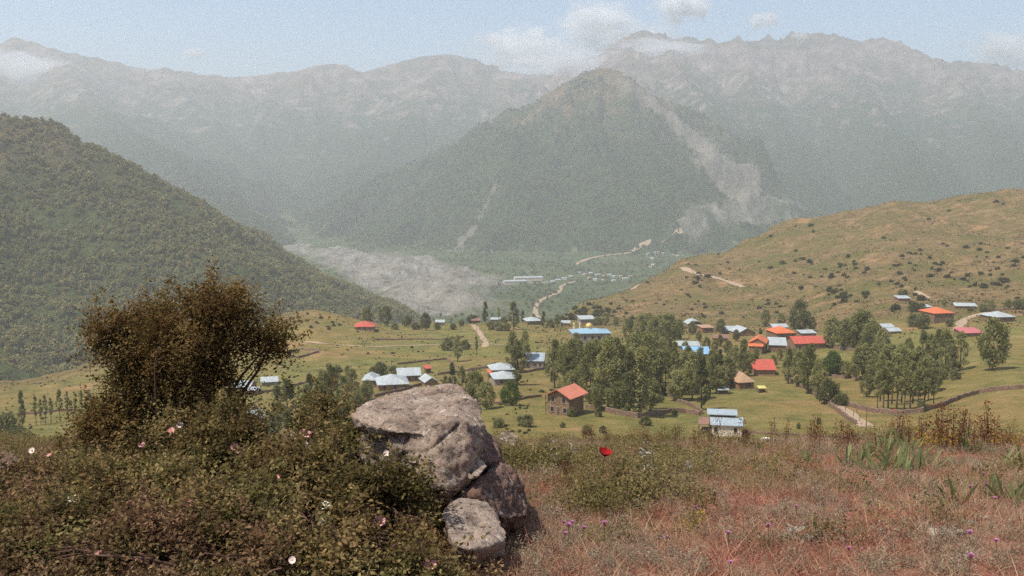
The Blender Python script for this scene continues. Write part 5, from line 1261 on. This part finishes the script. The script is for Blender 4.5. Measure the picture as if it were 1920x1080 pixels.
rose('rose bush piled against the dark bush with flowers near its top', [LB(390, 850, 5.3, 90, 62), LB(340, 815, 5.4, 48, 34), LB(420, 805, 5.4, 45, 32), LB(465, 840, 5.2, 45, 40), LB(330, 890, 5.1, 90, 60)], 2400, 31)
rose('rose bush in the open middle of the thicket with one tall flowering stem', [LB(560, 895, 4.7, 85, 60), LB(520, 870, 4.8, 50, 36), LB(610, 860, 4.8, 55, 44), LB(560, 950, 4.5, 110, 60)], 2300, 32)
rose('tall sprigged rose bush leaning on the overhang of the boulder', [LB(640, 800, 5.7, 40, 44), LB(605, 790, 5.8, 34, 46), LB(660, 840, 5.5, 40, 40), LB(585, 830, 5.7, 40, 36), LB(640, 860, 5.4, 60, 40)], 1500, 33)
rose('rose bush spilling over the lower front of the boulder', [LB(695, 888, 4.42, 48, 34), LB(740, 925, 4.32, 46, 36), LB(655, 895, 4.45, 60, 44), LB(705, 970, 4.2, 90, 46), LB(770, 985, 4.1, 38, 38)], 2400, 34)
rose('rose bush with sparse flowers beyond the white umbel flowers', [LB(200, 915, 4.9, 90, 48), LB(120, 905, 5.1, 70, 36), LB(280, 925, 4.7, 70, 48), LB(190, 960, 4.6, 130, 50)], 2300, 35)
rose('low rose bush at the outer end of the thicket by the low rock', [LB(30, 930, 4.8, 80, 46), LB(90, 955, 4.6, 70, 44), LB(-40, 950, 4.7, 90, 55), LB(40, 900, 5.2, 60, 30)], 1900, 36, 'rosedark')
rose('dense rose bush below the tall flowering stem', [LB(470, 990, 4.05, 110, 56), LB(600, 1000, 3.95, 100, 60), LB(540, 960, 4.1, 80, 40), LB(400, 960, 4.2, 80, 50)], 2600, 37)
rose('rose bush in front of the pale flat stone', [LB(700, 1040, 3.85, 80, 42), LB(775, 1055, 3.8, 46, 34), LB(650, 1055, 3.75, 76, 40)], 1700, 38)
rose('reddish rose bush around the rusty seed plume', [LB(250, 1010, 4.05, 110, 50), LB(330, 1040, 3.9, 100, 50), LB(170, 1040, 3.95, 90, 46), LB(120, 1000, 4.2, 80, 40)], 2300, 39, 'rosedark')
rose('reddish rose bush low along the slope beside the rusty seed plume', [LB(440, 1065, 3.7, 110, 40), LB(560, 1075, 3.65, 90, 40), LB(60, 1060, 3.9, 110, 46), LB(-30, 1030, 4.1, 90, 50)], 1900, 40, 'rosedark')

def petal_flower(name, D, r, mat, parent=None, n=5, cup=0.35, face=None, heart=YEL):
    """open flower: n broad petals round a heart; local z is its axis"""
    V, F = [], []
    for i in range(n):
        a0 = 2 * math.pi * i / n
        k = len(V)
        W_ = 3.5 / n; prof = [(0.05, 0.3 * W_), (0.45, 0.85 * W_), (0.8, 1.0 * W_), (1.0, 0.62 * W_)]
        for (u, w) in prof:
            for s in (-1, 0, 1):
                rr = u * r * (1 - 0.10 * (s == 0) * (u > .9)); a = a0 + s * w * (1.0 if u > .3 else 1.2)
                z = r * cup * (u ** 2) + (0.06 * r if s else 0) + random.uniform(-.04, .04) * r
                V.append((rr * math.cos(a), rr * math.sin(a), z))
        for p in range(3):
            for s in range(2): F.append((k + p*3 + s, k + p*3 + s + 1, k + (p+1)*3 + s + 1, k + (p+1)*3 + s))
    o = link(name, mesh_np(name, V, [np.array(F)], smooth_=True), mat, parent)
    h = MB(); h.tube([(0, 0, -0.02 * r), (0, 0, 0.14 * r), (0, 0, 0.2 * r)], [0.2 * r, 0.2 * r, 0.08 * r], 8); h.build('heart', heart, o, True)
    return o
FL = [(552, 818, 1), (569, 813, 1.1), (578, 816, 1), (581, 834, 1.5), (606, 823, .7), (322, 809, .9), (337, 798, .8), (440, 838, .9), (450, 846, .9), (338, 925, 1), (358, 916, 1), (265, 834, .8), (425, 880, .7), (447, 890, .8), (355, 944, .8),
      (466, 892, .7), (712, 980, 1.2), (808, 1060, 1.2), (60, 845, .7), (92, 853, .6), (85, 898, .7), (725, 850, .6), (300, 905, .5), (150, 870, .6), (548, 1050, .6), (185, 1040, .7), (520, 895, .6)]
for i, (px, py, s) in enumerate(FL):
    best = None
    for r, lobes in BUSHES:
        for c, rad in lobes:
            k = FPX / c.y
            lx, ly = 960 + c.x / c.y * FPX / 1.0, None
            v = ray(px, py); q = Vector((v[0], v[1], v[2])) * (c.y / v[1]) - c
            e = (q.x / rad[0]) ** 2 + (q.z / rad[2]) ** 2
            if best is None or e < best[0]: best = (e, r, c, rad)
    e, r, c, rad = best
    D = c.y - rad[1] * math.sqrt(max(0.05, 1.25 - min(e, 1.0))) - 0.02
    P = at(px, py, D)
    o = petal_flower('flower', D, 0.024 * s, PETAL if i % 3 else PALEPETAL, r, cup=random.uniform(.2, .5))
    o.location = P - r.location
    v = Vector((random.gauss(0, .5), -1.0, random.uniform(0.4, 1.4))); o.rotation_euler = v.to_track_quat('Z', 'Y').to_euler()
    st = MB(); st.tube([P - r.location + Vector((0, 0.002, -0.002)), P - r.location + Vector((0, .03, -.06)), P - r.location + Vector((0.01, .05, -.16))], [0.0018, 0.002, 0.0024], 4)
    st.build('flower_stalk', STEM, r)

# ------------------------------------------------------------------ herbs, each plant a thing
def blade(V, F, TN, base, d, L, w, bend, tn, seg=4, lens=False):
    """a narrow leaf from base along direction d, bending over"""
    d = Vector(d).normalized(); sd = d.cross(Vector((random.gauss(0, 1), random.gauss(0, 1), 0.2))).normalized()
    p = Vector(base); k = len(V); g = d.copy()
    for i in range(seg + 1):
        u = i / seg
        ww = w * ((1 - u) ** 0.6 if not lens else math.sin(math.pi * min(1, 0.22 + 0.78 * u)) ** 0.7) * 0.5 + 0.0004
        V += [tuple(p - sd * ww), tuple(p + sd * ww)]; TN += [tn, tn]
        g = (g + Vector((d.x * bend, d.y * bend, -bend * 0.55)) / seg).normalized(); p = p + g * (L / seg)
        if i: n = len(V) - 4; F.append((n, n + 1, n + 3, n + 2))
def iris_mesh(seed, n=8, L=0.22):
    random.seed(seed); V, F, TN = [], [], []
    a0 = random.uniform(0, math.pi)
    for i in range(n):
        f = (i - (n - 1) / 2) / n
        ax = Vector((math.cos(a0), math.sin(a0), 0)); d = Vector((0, 0, 1)) + ax * f * 1.7 + Vector((random.gauss(0, .12), random.gauss(0, .12), 0))
        blade(V, F, TN, ax * f * 0.06 + Vector((0, 0, -.02)), d, L * random.uniform(.7, 1.15), 0.024, random.uniform(.1, .5), random.random(), 5, True)
    return mesh_np('iris_leaf', V, [np.array(F)], {'tint': TN}, True)
IR = [iris_mesh(500 + i, 7 + i % 3) for i in range(5)]
def iris(px, py, s, label, group=None):
    p = hit(px, py, **FORE)
    o = link('iris_clump', IR[random.randrange(5)], LM['iris'], None, p); s *= 1.06; o.scale = (s, s, s); o.rotation_euler = (random.gauss(0, .08), random.gauss(0, .08), random.uniform(0, 6.28))
    tag(o, label, 'iris', group)
for px, py, s in ((1588, 872, 1), (1612, 868, .9), (1634, 884, 1.1), (1655, 890, 1), (1678, 884, 1.1), (1698, 892, 1.1), (1720, 886, 1.1), (1742, 878, .9), (1662, 852, 1.3), (1645, 846, 1.2), (1690, 848, 1.2), (1712, 856, 1.0), (1670, 872, 1), (1625, 858, 1.0)):
    iris(px, py, s, 'sword leaved iris plant in the dense clump on the slope crest', 'irises of the dense clump')
for px, py, s, l in ((1876, 878, 1.0, 'pale green iris fan beside the yellow spurge'), (1916, 876, 1.0, 'dark iris fan beyond the pale iris fan'), (1794, 950, .95, 'lone narrow iris fan on bare red soil'), (1858, 932, .8, 'short dark iris fan with pink flowers nearby'),
                     (1884, 942, .9, 'middle iris fan of the three near the mauve flowers'), (1908, 950, .9, 'outermost iris fan near the mauve flowers'), (1812, 846, 1.0, 'iris fan among the rusty docks on the crest'), (1832, 850, .8, 'small iris fan among the rusty docks'), (1510, 868, .7, 'small green grassy fan away from the iris clump')):
    iris(px, py, s, l)
# the poppy
pp = at(1133, 848, 6.0); pb = Vector((pp.x - .01, pp.y + .05, ground(pp.x - .01, pp.y + .05)))
po = empty('poppy', pb)
pf = petal_flower('flower_head', 6, 0.044, REDP, po, 4, 0.8, heart=BLK); pf.location = pp - pb - Vector((0, 0, .022)); pf.rotation_euler = (0.35, 0.1, 0.4)
MB().tube([(0, 0, -.03), (0.006, 0, (pp.z - pb.z) * .5), tuple(pp - pb - Vector((0, 0, .025)))], [0.003, 0.0025, 0.002], 5).build('stem', GSTEM, po)
V, F, TN = [], [], []
for i in range(7): blade(V, F, TN, (0, 0, 0.01), (random.gauss(0, 1), random.gauss(0, 1), .8), .12, .018, .5, random.random(), 4, True)
link('leaf', mesh_np('leaf', V, [np.array(F)], {'tint': TN}), LM['herb'], po)
tag(po, 'single red poppy on a thin stem past the boulder', 'poppy')
pp2 = at(958, 835, 6.2); pb2 = Vector((pp2.x, pp2.y, ground(pp2.x, pp2.y)))

def plume_mesh(seed, H, n, size, spread, kind='dock'):
    """upright stalks carrying small seeds or leaves in whorls"""
    rng = np.random.default_rng(seed); C = []; T_ = []
    mb = MB()
    for k in range(n):
        lean = Vector((rng.normal() * spread, rng.normal() * spread, 1)).normalized(); h = H * rng.uniform(.6, 1.05)
        b = Vector((rng.normal() * .025, rng.normal() * .025, -.03))
        mb.tube([b, b + lean * h * .5, b + lean * h], [0.003, 0.0022, 0.001], 4)
        m = int(60 * h / 0.4); u = rng.uniform(.28 if kind == 'dock' else .05, 1, m); w = 0.02 + 0.05 * (1 - u) * (1.2 if kind == 'dock' else 1.8)
        q = rng.normal(size=(m, 3)) * w[:, None]; q[:, 2] *= .4
        C.append(np.array(b)[None] + np.array(lean)[None] * (u * h)[:, None] + q); T_.append(rng.uniform(0, 1, m))
    C = np.concatenate(C); V, F, tn = leaf_cloud(C, size, rng, .3, .6, .4, np.concatenate(T_))
    return mesh_np('seed_heads', V, [F], {'tint': tn}), mb.mesh('stalk')
DK = [plume_mesh(600 + i, 0.36, 3 + i % 3, 0.017, .16) for i in range(4)]
HB = [plume_mesh(620 + i, 0.24, 7, 0.021, .35, 'herb') for i in range(4)]
def plantlet(name, px, py, s, meshes, mat, stem_mat, label, cat, group=None, part='seed_head', kw=FORE):
    p = hit(px, py, **kw)
    if p is None: return
    r = empty(name, p, random.uniform(0, 6.28), s)
    a, b = meshes[random.randrange(len(meshes))]
    link(part, a, mat, r)['kind'] = 'stuff'; link('stalk', b, stem_mat, r)
    return tag(r, label, cat, group)
random.seed(91)
for i in range(46):
    px = random.uniform(1500, 1925) if i < 34 else random.uniform(1290, 1500); py = random.uniform(826, 852)
    plantlet('dock_plant', px, py, random.uniform(.7, 1.25) * (1.2 if px > 1700 else .9), DK, LM['dock'], STEM, 'rusty brown dock with seed heads on the crest near the irises', 'dock', 'rusty docks near the irises')
for i in range(16):
    plantlet('dock_plant', random.uniform(1090, 1290), random.uniform(822, 838), random.uniform(.6, .95), DK, LM['dock'], STEM, 'small rusty dock on the crest between poppy and cream house', 'dock', 'docks behind the poppy')
for px, py in ((1062, 905), (1072, 915), (1092, 912), (1105, 905), (1120, 910), (1058, 890)):
    plantlet('dock_plant', px, py, .5, DK, LM['dock'], STEM, 'short red brown seed stalk in front of the poppy', 'dock', 'seed stalks before the poppy')
for px, py in ((195, 1078), (160, 1072), (110, 1070), (360, 1075), (40, 1075), (230, 1076)):
    plantlet('dock_plant', px, py, .6, DK, LM['dock'], STEM, 'reddish seed stalk among the low rose leaves', 'dock', 'seed stalks in the roses')
for px, py, s in ((1740, 838, 1), (1760, 842, .9), (1775, 836, 1.1), (1790, 840, .9), (1725, 842, .8), (1862, 836, 1.1), (1876, 840, 1), (1850, 838, .9), (1905, 842, .9), (1806, 838, .8)):
    plantlet('spurge_plant', px, py, s * 0.95, HB, LM['spurge'], GSTEM, 'yellow flowered spurge on the crest among rusty docks', 'spurge', 'yellow spurges on the crest', 'flower')
plantlet('spurge_plant', 1308, 990, .55, HB, LM['spurge'], GSTEM, 'small yellow flowering tuft alone on the dry slope', 'spurge', None, 'flower')
plantlet('rusty_plume', 215, 1040, 1.5, [plume_mesh(640, .3, 9, .012, .18)], LM['dock'], STEM, 'fluffy rusty orange plume rising from the rose leaves', 'plume grass', None, 'plume', dict(d0=3, d1=16, n=400))
# woolly white plants
def woolly_mesh(seed, flat):
    random.seed(seed); V, F, TN = [], [], []
    for i in range(12 if flat else 16):
        a = random.uniform(0, 6.28)
        if flat: blade(V, F, TN, (0, 0, .01), (math.cos(a), math.sin(a), random.uniform(.25, 1.0)), random.uniform(.04, .08), .02, random.uniform(.2, .8), random.random(), 4, True)
        else:
            z = random.uniform(.02, .26); blade(V, F, TN, (random.gauss(0, .012), random.gauss(0, .012), z), (math.cos(a), math.sin(a), random.uniform(.3, 1.2)), random.uniform(.03, .06), .014, .5, random.random(), 3, True)
    return mesh_np('woolly_leaf', V, [np.array(F)], {'tint': TN}, True)
WF_ = [woolly_mesh(700 + i, True) for i in range(3)]; WT_ = [woolly_mesh(710 + i, False) for i in range(3)]
WSTK = MB().tube([(0, 0, -.02), (.004, 0, .15), (0, 0, .3)], [.004, .003, .002], 5).mesh('stalk')
random.seed(17)
for px, py, s in ((1490, 1000, 1), (1480, 1012, .9), (1505, 1015, 1), (1530, 1010, .8), (1745, 1000, .9), (1760, 1008, 1), (1780, 1005, .9), (1800, 1004, .8), (1815, 985, .8), (1840, 975, .7), (1650, 1000, .6), (1580, 1000, .6), (1468, 975, .6), (1140, 1060, .7), (1110, 1045, .8), (1240, 1010, .6)):
    p = hit(px, py, **FORE); o = link('woolly_plant', random.choice(WF_), LM['woolly'], None, p); o.scale = (s,) * 3; o.rotation_euler = (0, 0, random.uniform(0, 6.28)); tag(o, 'flat rosette of whitish woolly leaves on the dry slope', 'woolly plant', 'woolly rosettes on the slope')
for px, py, s in ((1030, 880, 1), (1045, 888, .9), (1075, 870, 1), (1204, 880, 1.1), (1212, 872, 1), (1222, 905, 1), (1210, 918, .9), (1290, 900, .9), (1326, 895, .9), (1268, 890, .7), (1010, 860, .8), (1685, 830, 1.2), (1815, 826, 1.2)):
    p = hit(px, py, **FORE); o = empty('woolly_stalk', p); link('leaf', random.choice(WT_), LM['woolly'], o)['kind'] = 'stuff'; link('stalk', WSTK, LM['woolly'], o); o.scale = (s * .9,) * 3; o.rotation_euler = (0, 0, random.uniform(0, 6.28)); tag(o, 'pale woolly flower stalk standing in the herbs past the boulder', 'woolly stalk', 'woolly stalks in the herbs')
# mauve thistle-like flowers
def tuft_flower(px, py, s, label, group):
    p = hit(px, py + 14, **FORE); r = empty('mauve_flower', p, random.uniform(0, 6.28))
    h = 0.075 * s
    MB().tube([(0, 0, -.02), (.004, 0, h * .5), (0, 0, h)], [.002, .0018, .0015], 4).build('stem', GSTEM, r)
    V, F = [], []
    for i in range(18):
        a = i * 2.4; e = 0.25 + 0.9 * (i / 18); k = len(V); d = Vector((math.cos(a) * e, math.sin(a) * e, 1)).normalized(); sd = Vector((-math.sin(a), math.cos(a), 0)) * .0028
        V += [tuple(Vector((0, 0, h)) - sd), tuple(Vector((0, 0, h)) + sd), tuple(Vector((0, 0, h)) + d * .02 * s + sd), tuple(Vector((0, 0, h)) + d * .02 * s - sd)]; F.append((k, k+1, k+2, k+3))
    link('floret', mesh_np('floret', V, [np.array(F)]), MAUVE, r); tag(r, label, 'flower', group)
for px, py, s in ((1178, 939, 1.1), (1072, 994, 1), (1066, 1010, 1.3), (1095, 1002, .9), (1133, 1002, 1.2), (1060, 1017, 1), (1057, 988, .8), (1140, 962, .7), (1305, 961, .9), (1250, 1018, .8), (1440, 1005, 1.1), (1365, 1012, .9), (1368, 1075, 1), (1817, 1021, 1.1), (1818, 1072, 1.2), (1866, 1030, .9), (1843, 897, 1.1), (1848, 918, 1), (1818, 922, 1), (1864, 947, 1), (1492, 957, .8), (1590, 1040, .8)):
    tuft_flower(px, py, s, 'small mauve thistle flower low in the dry grass', 'mauve flowers in the dry grass')
# white umbels
def umbel(px, py, D, label, s=1.0):
    top = at(px, py, D); b = Vector((top.x, top.y, ground(top.x, top.y))); r = empty('umbel_flower', b); h = top.z - b.z
    MB().tube([(0, 0, -.02), (.005, 0, h * .55), (0, 0, h * .93)], [.003, .0025, .002], 4).build('stem', GSTEM, r)
    mb = MB(); C = []
    for i in range(9):
        a = i * 2.4; q = Vector((math.cos(a) * .03 * s * (.4 + .6 * (i / 9)), math.sin(a) * .03 * s * (.4 + .6 * (i / 9)), h + random.uniform(-.004, .004)))
        mb.tube([(0, 0, h * .93), q], [.001, .0008], 3); C += [np.array(q) + np.random.default_rng(i).normal(size=3) * .004 for _ in range(7)]
    mb.build('ray', GSTEM, r); V, F, tn = leaf_cloud(np.array(C) + RNG.normal(size=(len(C), 3)) * .005, .007, RNG, 1.5, .9)
    link('floret', mesh_np('floret', V, [F]), WHITEP, r); tag(r, label, 'flower')
umbel(132, 936, 4.3, 'taller of two greyish white umbel flowers over the roses', 1.2); umbel(112, 960, 4.25, 'shorter of two greyish white umbel flowers over the roses', 1.0)
umbel(612, 947, 3.95, 'cream white umbel flower over the dark gap in the roses', .6); umbel(601, 977, 3.9, 'tiny white umbel flower below the cream one', .4)
# broad leaf tips at the very bottom
for i, (px, py, l) in enumerate(((848, 1072, 'yellow green broad leaf pair poking up by the pale flat stone'), (895, 1070, 'single upright yellow edged leaf by the pale flat stone'), (985, 1045, 'grey green broad leaf beside the dark hollow'), (1098, 1076, 'pale green leaf spike at the foot of the slope'))):
    p = at(px, py + 22, 3.7); p.z = ground(p.x, p.y); V, F, TN = [], [], []
    for k in range(3): blade(V, F, TN, (k * .012, 0, 0), (random.gauss(0, .35), random.gauss(0, .2), 1), .13, .035, .2, .95, 5, True)
    tag(link('broad_leaf_plant', mesh_np('broad_leaf', V, [np.array(F)], {'tint': TN}, True), LM['iris'], None, p), l, 'plant')

# ------------------------------------------------------------------ grass and herbs nobody could count
def tuft(seed, n, H, w, spread, bend, mat):
    random.seed(seed); V, F, TN = [], [], []
    for i in range(n):
        blade(V, F, TN, (random.gauss(0, .022), random.gauss(0, .022), -.015), (random.gauss(0, spread), random.gauss(0, spread), 1), H * random.uniform(.45, 1.1), w, random.uniform(bend * .3, bend * 1.5), random.random(), 3)
    me = mesh_np('grass_tuft', V, [np.array(F)], {'tint': TN}); me.materials.append(mat)
    return bpy.data.objects.new('grass_tuft', me)
def obj_of(me, mat):
    me = me.copy(); me.materials.clear(); me.materials.append(mat); return bpy.data.objects.new('herb_tuft', me)
GM = {
 'dry': foliage_mat('dry_grass', (0.22, 0.12, 0.075), (0.43, 0.275, 0.17), (0.62, 0.46, 0.31), 0.4, 0.45),
 'pink': foliage_mat('reddish_grass', (0.21, 0.065, 0.045), (0.42, 0.165, 0.11), (0.61, 0.34, 0.24), 0.4, 0.45),  # dry grass with the red light-leak cast worked into its colour
 'green': foliage_mat('green_grass', (0.11, 0.10, 0.04), (0.26, 0.22, 0.085), (0.44, 0.36, 0.165), 0.4, 0.45),
 'grey': foliage_mat('grey_herb', (0.15, 0.12, 0.082), (0.31, 0.25, 0.17), (0.50, 0.42, 0.31), 0.4, 0.45),
}
def field(name, label, n, protos, yr, xlim, dens, smin, smax, seed, tilt=.12):
    rng = np.random.default_rng(seed)
    y = yr[0] + (yr[1] - yr[0]) * rng.uniform(0, 1, n) ** 0.85; lo, hi = xlim(y); x = rng.uniform(lo, hi)
    k = dens(x, y) > rng.uniform(0, 1, n); x, y = x[k], y[k]
    z = h_base(x, y); s = rng.uniform(smin, smax, len(x))
    scatter(name, np.stack([x, y, z], 1), s, protos, label, rng, tilt)
fan = lambda y: (-0.8 * y - 1.0, 0.9 * y + 2.2)
right = lambda x, y: smooth(-0.12, 0.05, x / y)
pat = lambda x, y, s, sd: np.clip(0.58 + 1.4 * fbm(x / s, y / s, 3, sd), 0, 1)
field('dry_grass', 'short tan dry grass over the red slope', 60000, [tuft(800 + i, 11, .13, .0035, .45, .8, GM['dry']) for i in range(5)], (2.7, 19), fan, lambda x, y: pat(x, y, 1.1, 81), .5, 1.25, 801)
field('reddish_grass', 'short reddish dry grass over the red slope', 50000, [tuft(820 + i, 10, .11, .0035, .5, .8, GM['pink']) for i in range(4)], (2.7, 15), fan, lambda x, y: pat(x, y, .9, 82) * smooth(15, 6, y), .5, 1.2, 802)  # thickest up close, where it helps carry the red light-leak cast
field('green_grass', 'olive green grass thick along the crest', 28000, [tuft(840 + i, 13, .14, .004, .4, .7, GM['green']) for i in range(5)], (4.5, 24), fan, lambda x, y: pat(x, y, 1.6, 83) * smooth(5.0, 9.5, y), .4, 1.0, 803)
field('grey_herbs', 'small greyish leafy herbs between the grass', 25000, [obj_of(HB[i][0], GM['grey']) for i in range(4)], (2.8, 16), fan, lambda x, y: pat(x, y, .7, 84), .18, .5, 804)
field('leafy_herbs', 'olive leafy herbs on the slope past the boulder', 7500, [obj_of(HB[i][0], LM['herb']) for i in range(4)], (4.6, 17), fan, lambda x, y: pat(x, y, .9, 85) * (0.4 + 0.6 * smooth(.32, .12, x / y) * smooth(5, 7, y)), .35, 1.0, 805)
field('tall_herbs', 'knee high olive and rusty herbs in clumps past the boulder', 3000, [obj_of(HB[i][0], LM['herb']) for i in range(4)] + [obj_of(DK[0][0], LM['herb'])], (5.2, 10.0), lambda y: (-.02 * y, .3 * y), lambda x, y: np.clip(-.15 + 1.7 * fbm(x / 1.0, y / 1.4, 3, 89), 0, 1) * smooth(.24, .08, x / y), .5, 1.15, 808)
field('thicket_herbs', 'reddish leafy herbs under the wild roses', 6000, [obj_of(HB[i][0], LM['rosedark']) for i in range(4)], (2.9, 7.5), lambda y: (-0.62 * y - .5, -.02 * y), lambda x, y: pat(x, y, .6, 86), .4, .95, 806)
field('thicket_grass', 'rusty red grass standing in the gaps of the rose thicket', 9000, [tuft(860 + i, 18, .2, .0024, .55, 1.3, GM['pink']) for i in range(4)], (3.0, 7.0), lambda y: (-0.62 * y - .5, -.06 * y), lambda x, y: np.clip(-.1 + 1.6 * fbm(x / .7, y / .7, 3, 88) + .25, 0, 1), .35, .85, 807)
# dry tussocks that roughen the brown hillside and the meadow
def tussocks():
    rng = np.random.default_rng(91); n = 60000
    y = rng.uniform(200, 1050, n); x = rng.uniform(-.55, .56, n) * y; z, ids = h_full(x, y, True)
    u = x / y * FPX + 960
    k = (ids == 0) & (fbm(x / 40, y / 40, 3, 92) > rng.uniform(-.5, .7, n)) & (rng.uniform(0, 1, n) < np.where(u > 1000, smooth(380, 520, y), .25))
    t = NT('tussock'); c = t.ramp(t.rand(), [(0, (0.05, 0.045, 0.018)), (.5, (0.11, 0.085, 0.035)), (1, (0.19, 0.13, 0.06))]); m = t.leaf(c, .25)
    scatter('tussocks', np.stack([x[k], y[k], z[k]], 1), np.stack([rng.uniform(.25, .7, k.sum())] * 2 + [rng.uniform(.15, .45, k.sum())], 1), [blob(i + 900, m) for i in range(3)], 'dry tussocks speckling the hillside and meadow', rng)
tussocks()
# ------------------------------------------------------------------ clouds beyond the haze, cloud veils on the crests inside it
def puff(name, label, px, py, D, rx, rz, ry, dens, seed, cat=None, kind=None, scale=2.2, thr=0.42, aniso=0.2):
    k = D / FPX; c = at(px, py, D)
    bm = bmesh.new(); bmesh.ops.create_icosphere(bm, subdivisions=3, radius=1)
    me = bpy.data.meshes.new(name); bm.to_mesh(me); bm.free()
    t = NT(name + '_air'); p = t.obj()
    r = t.n('VectorMath', {0: p}, operation='LENGTH').outputs['Value']
    off = t.n('VectorMath', {0: p, 1: (seed * 3.1, seed * 1.7, seed * 0.9)}, operation='ADD').outputs[0]
    n = t.noise(off, scale, 6, 0.66, 0.7)
    # billowing body, thinning to nothing at its rim
    f = t.math('SUBTRACT', t.math('MULTIPLY', t.math('SUBTRACT', n, 0.5), 2.6), t.math('MULTIPLY', t.math('SUBTRACT', r, 0.58), 0.95))
    d = t.math('MULTIPLY', t.math('MULTIPLY', f, 3.0, True), dens * 3.4)
    d = t.math('MULTIPLY', d, t.math('MULTIPLY', t.math('SUBTRACT', 1.0, r), 3.0, True))
    v = t.n('VolumePrincipled', {'Color': (0.97, 0.98, 1.0, 1), 'Density': d, 'Anisotropy': aniso})
    t.t.links.new(v.outputs[0], t.out.inputs['Volume'])
    me.materials.append(t.m)
    o = link(name, me, None, None, c); o.scale = (rx * k, ry, rz * k)
    return tag(o, label, cat, kind=kind)
CD = 15500
puff('cloud', 'white cumulus bank resting on the saddle beside the pyramid summit', 975, 92, CD, 141, 59, 700, 0.008, 1, 'cloud')
puff('cloud', 'wispy white cloud rising above the saddle bank', 1120, 45, CD, 108, 75, 600, 0.005, 2, 'cloud', scale=2.6)
puff('cloud', 'bright compact cloud above the massif crest', 1278, 14, CD, 81, 40, 500, 0.008, 3, 'cloud')
puff('cloud', 'small faint cloud over the middle of the massif', 1432, 38, CD, 48, 24, 400, 0.004, 4, 'cloud')
puff('cloud', 'pale cloud behind the lower end of the massif', 1900, 98, CD, 121, 59, 600, 0.005, 5, 'cloud')
puff('cloud', 'tiny white cloud over the far smooth range', 368, 100, CD, 35, 14, 300, 0.006, 6, 'cloud')
puff('cloud', 'thin veil of cloud between the saddle bank and the compact cloud', 1185, 82, CD, 162, 54, 500, 0.006, 7, 'cloud', scale=3)
puff('cloud_veil', 'thin cloud veil drifting across the massif shoulder', 1235, 92, 5750, 150, 32, 160, 0.006, 8, kind='stuff', scale=2.4)  # this and the next three are low cloud lying against the crests
puff('cloud_veil', 'cloud spilling over the saddle behind the pyramid summit', 1040, 118, 5850, 170, 40, 180, 0.007, 9, kind='stuff', scale=2.2)
puff('cloud_veil', 'cloud patch hanging on the end of the far range', 40, 130, 6000, 150, 46, 200, 0.005, 10, kind='stuff', scale=2.0)
puff('cloud_veil', 'shred of cloud on the massif crest', 1500, 66, 6000, 30, 12, 90, 0.006, 11, kind='stuff', scale=2.4)
# ------------------------------------------------------------------ the hazy air of the valley
def haze_box():
    x0, x1, y0, y1, z0, z1 = -12700, 12700, -12700, 12700, -260, float(gz.max()) + 30
    z0 = float(gz.min()) - 1
    o = MB().box(x0, x1, y0, y1, z0, z1).build('haze', None)
    t = NT('haze_air')
    v = t.n('VolumePrincipled', {'Color': (0.86, 0.90, 0.90, 1), 'Density': HAZE, 'Anisotropy': 0.25})
    t.t.links.new(v.outputs[0], t.out.inputs['Volume'])
    o.data.materials.append(t.m)
    tag(o, 'pale summer haze filling the valley air', 'haze', kind='stuff')
HAZE = 1.9e-4
haze_box()
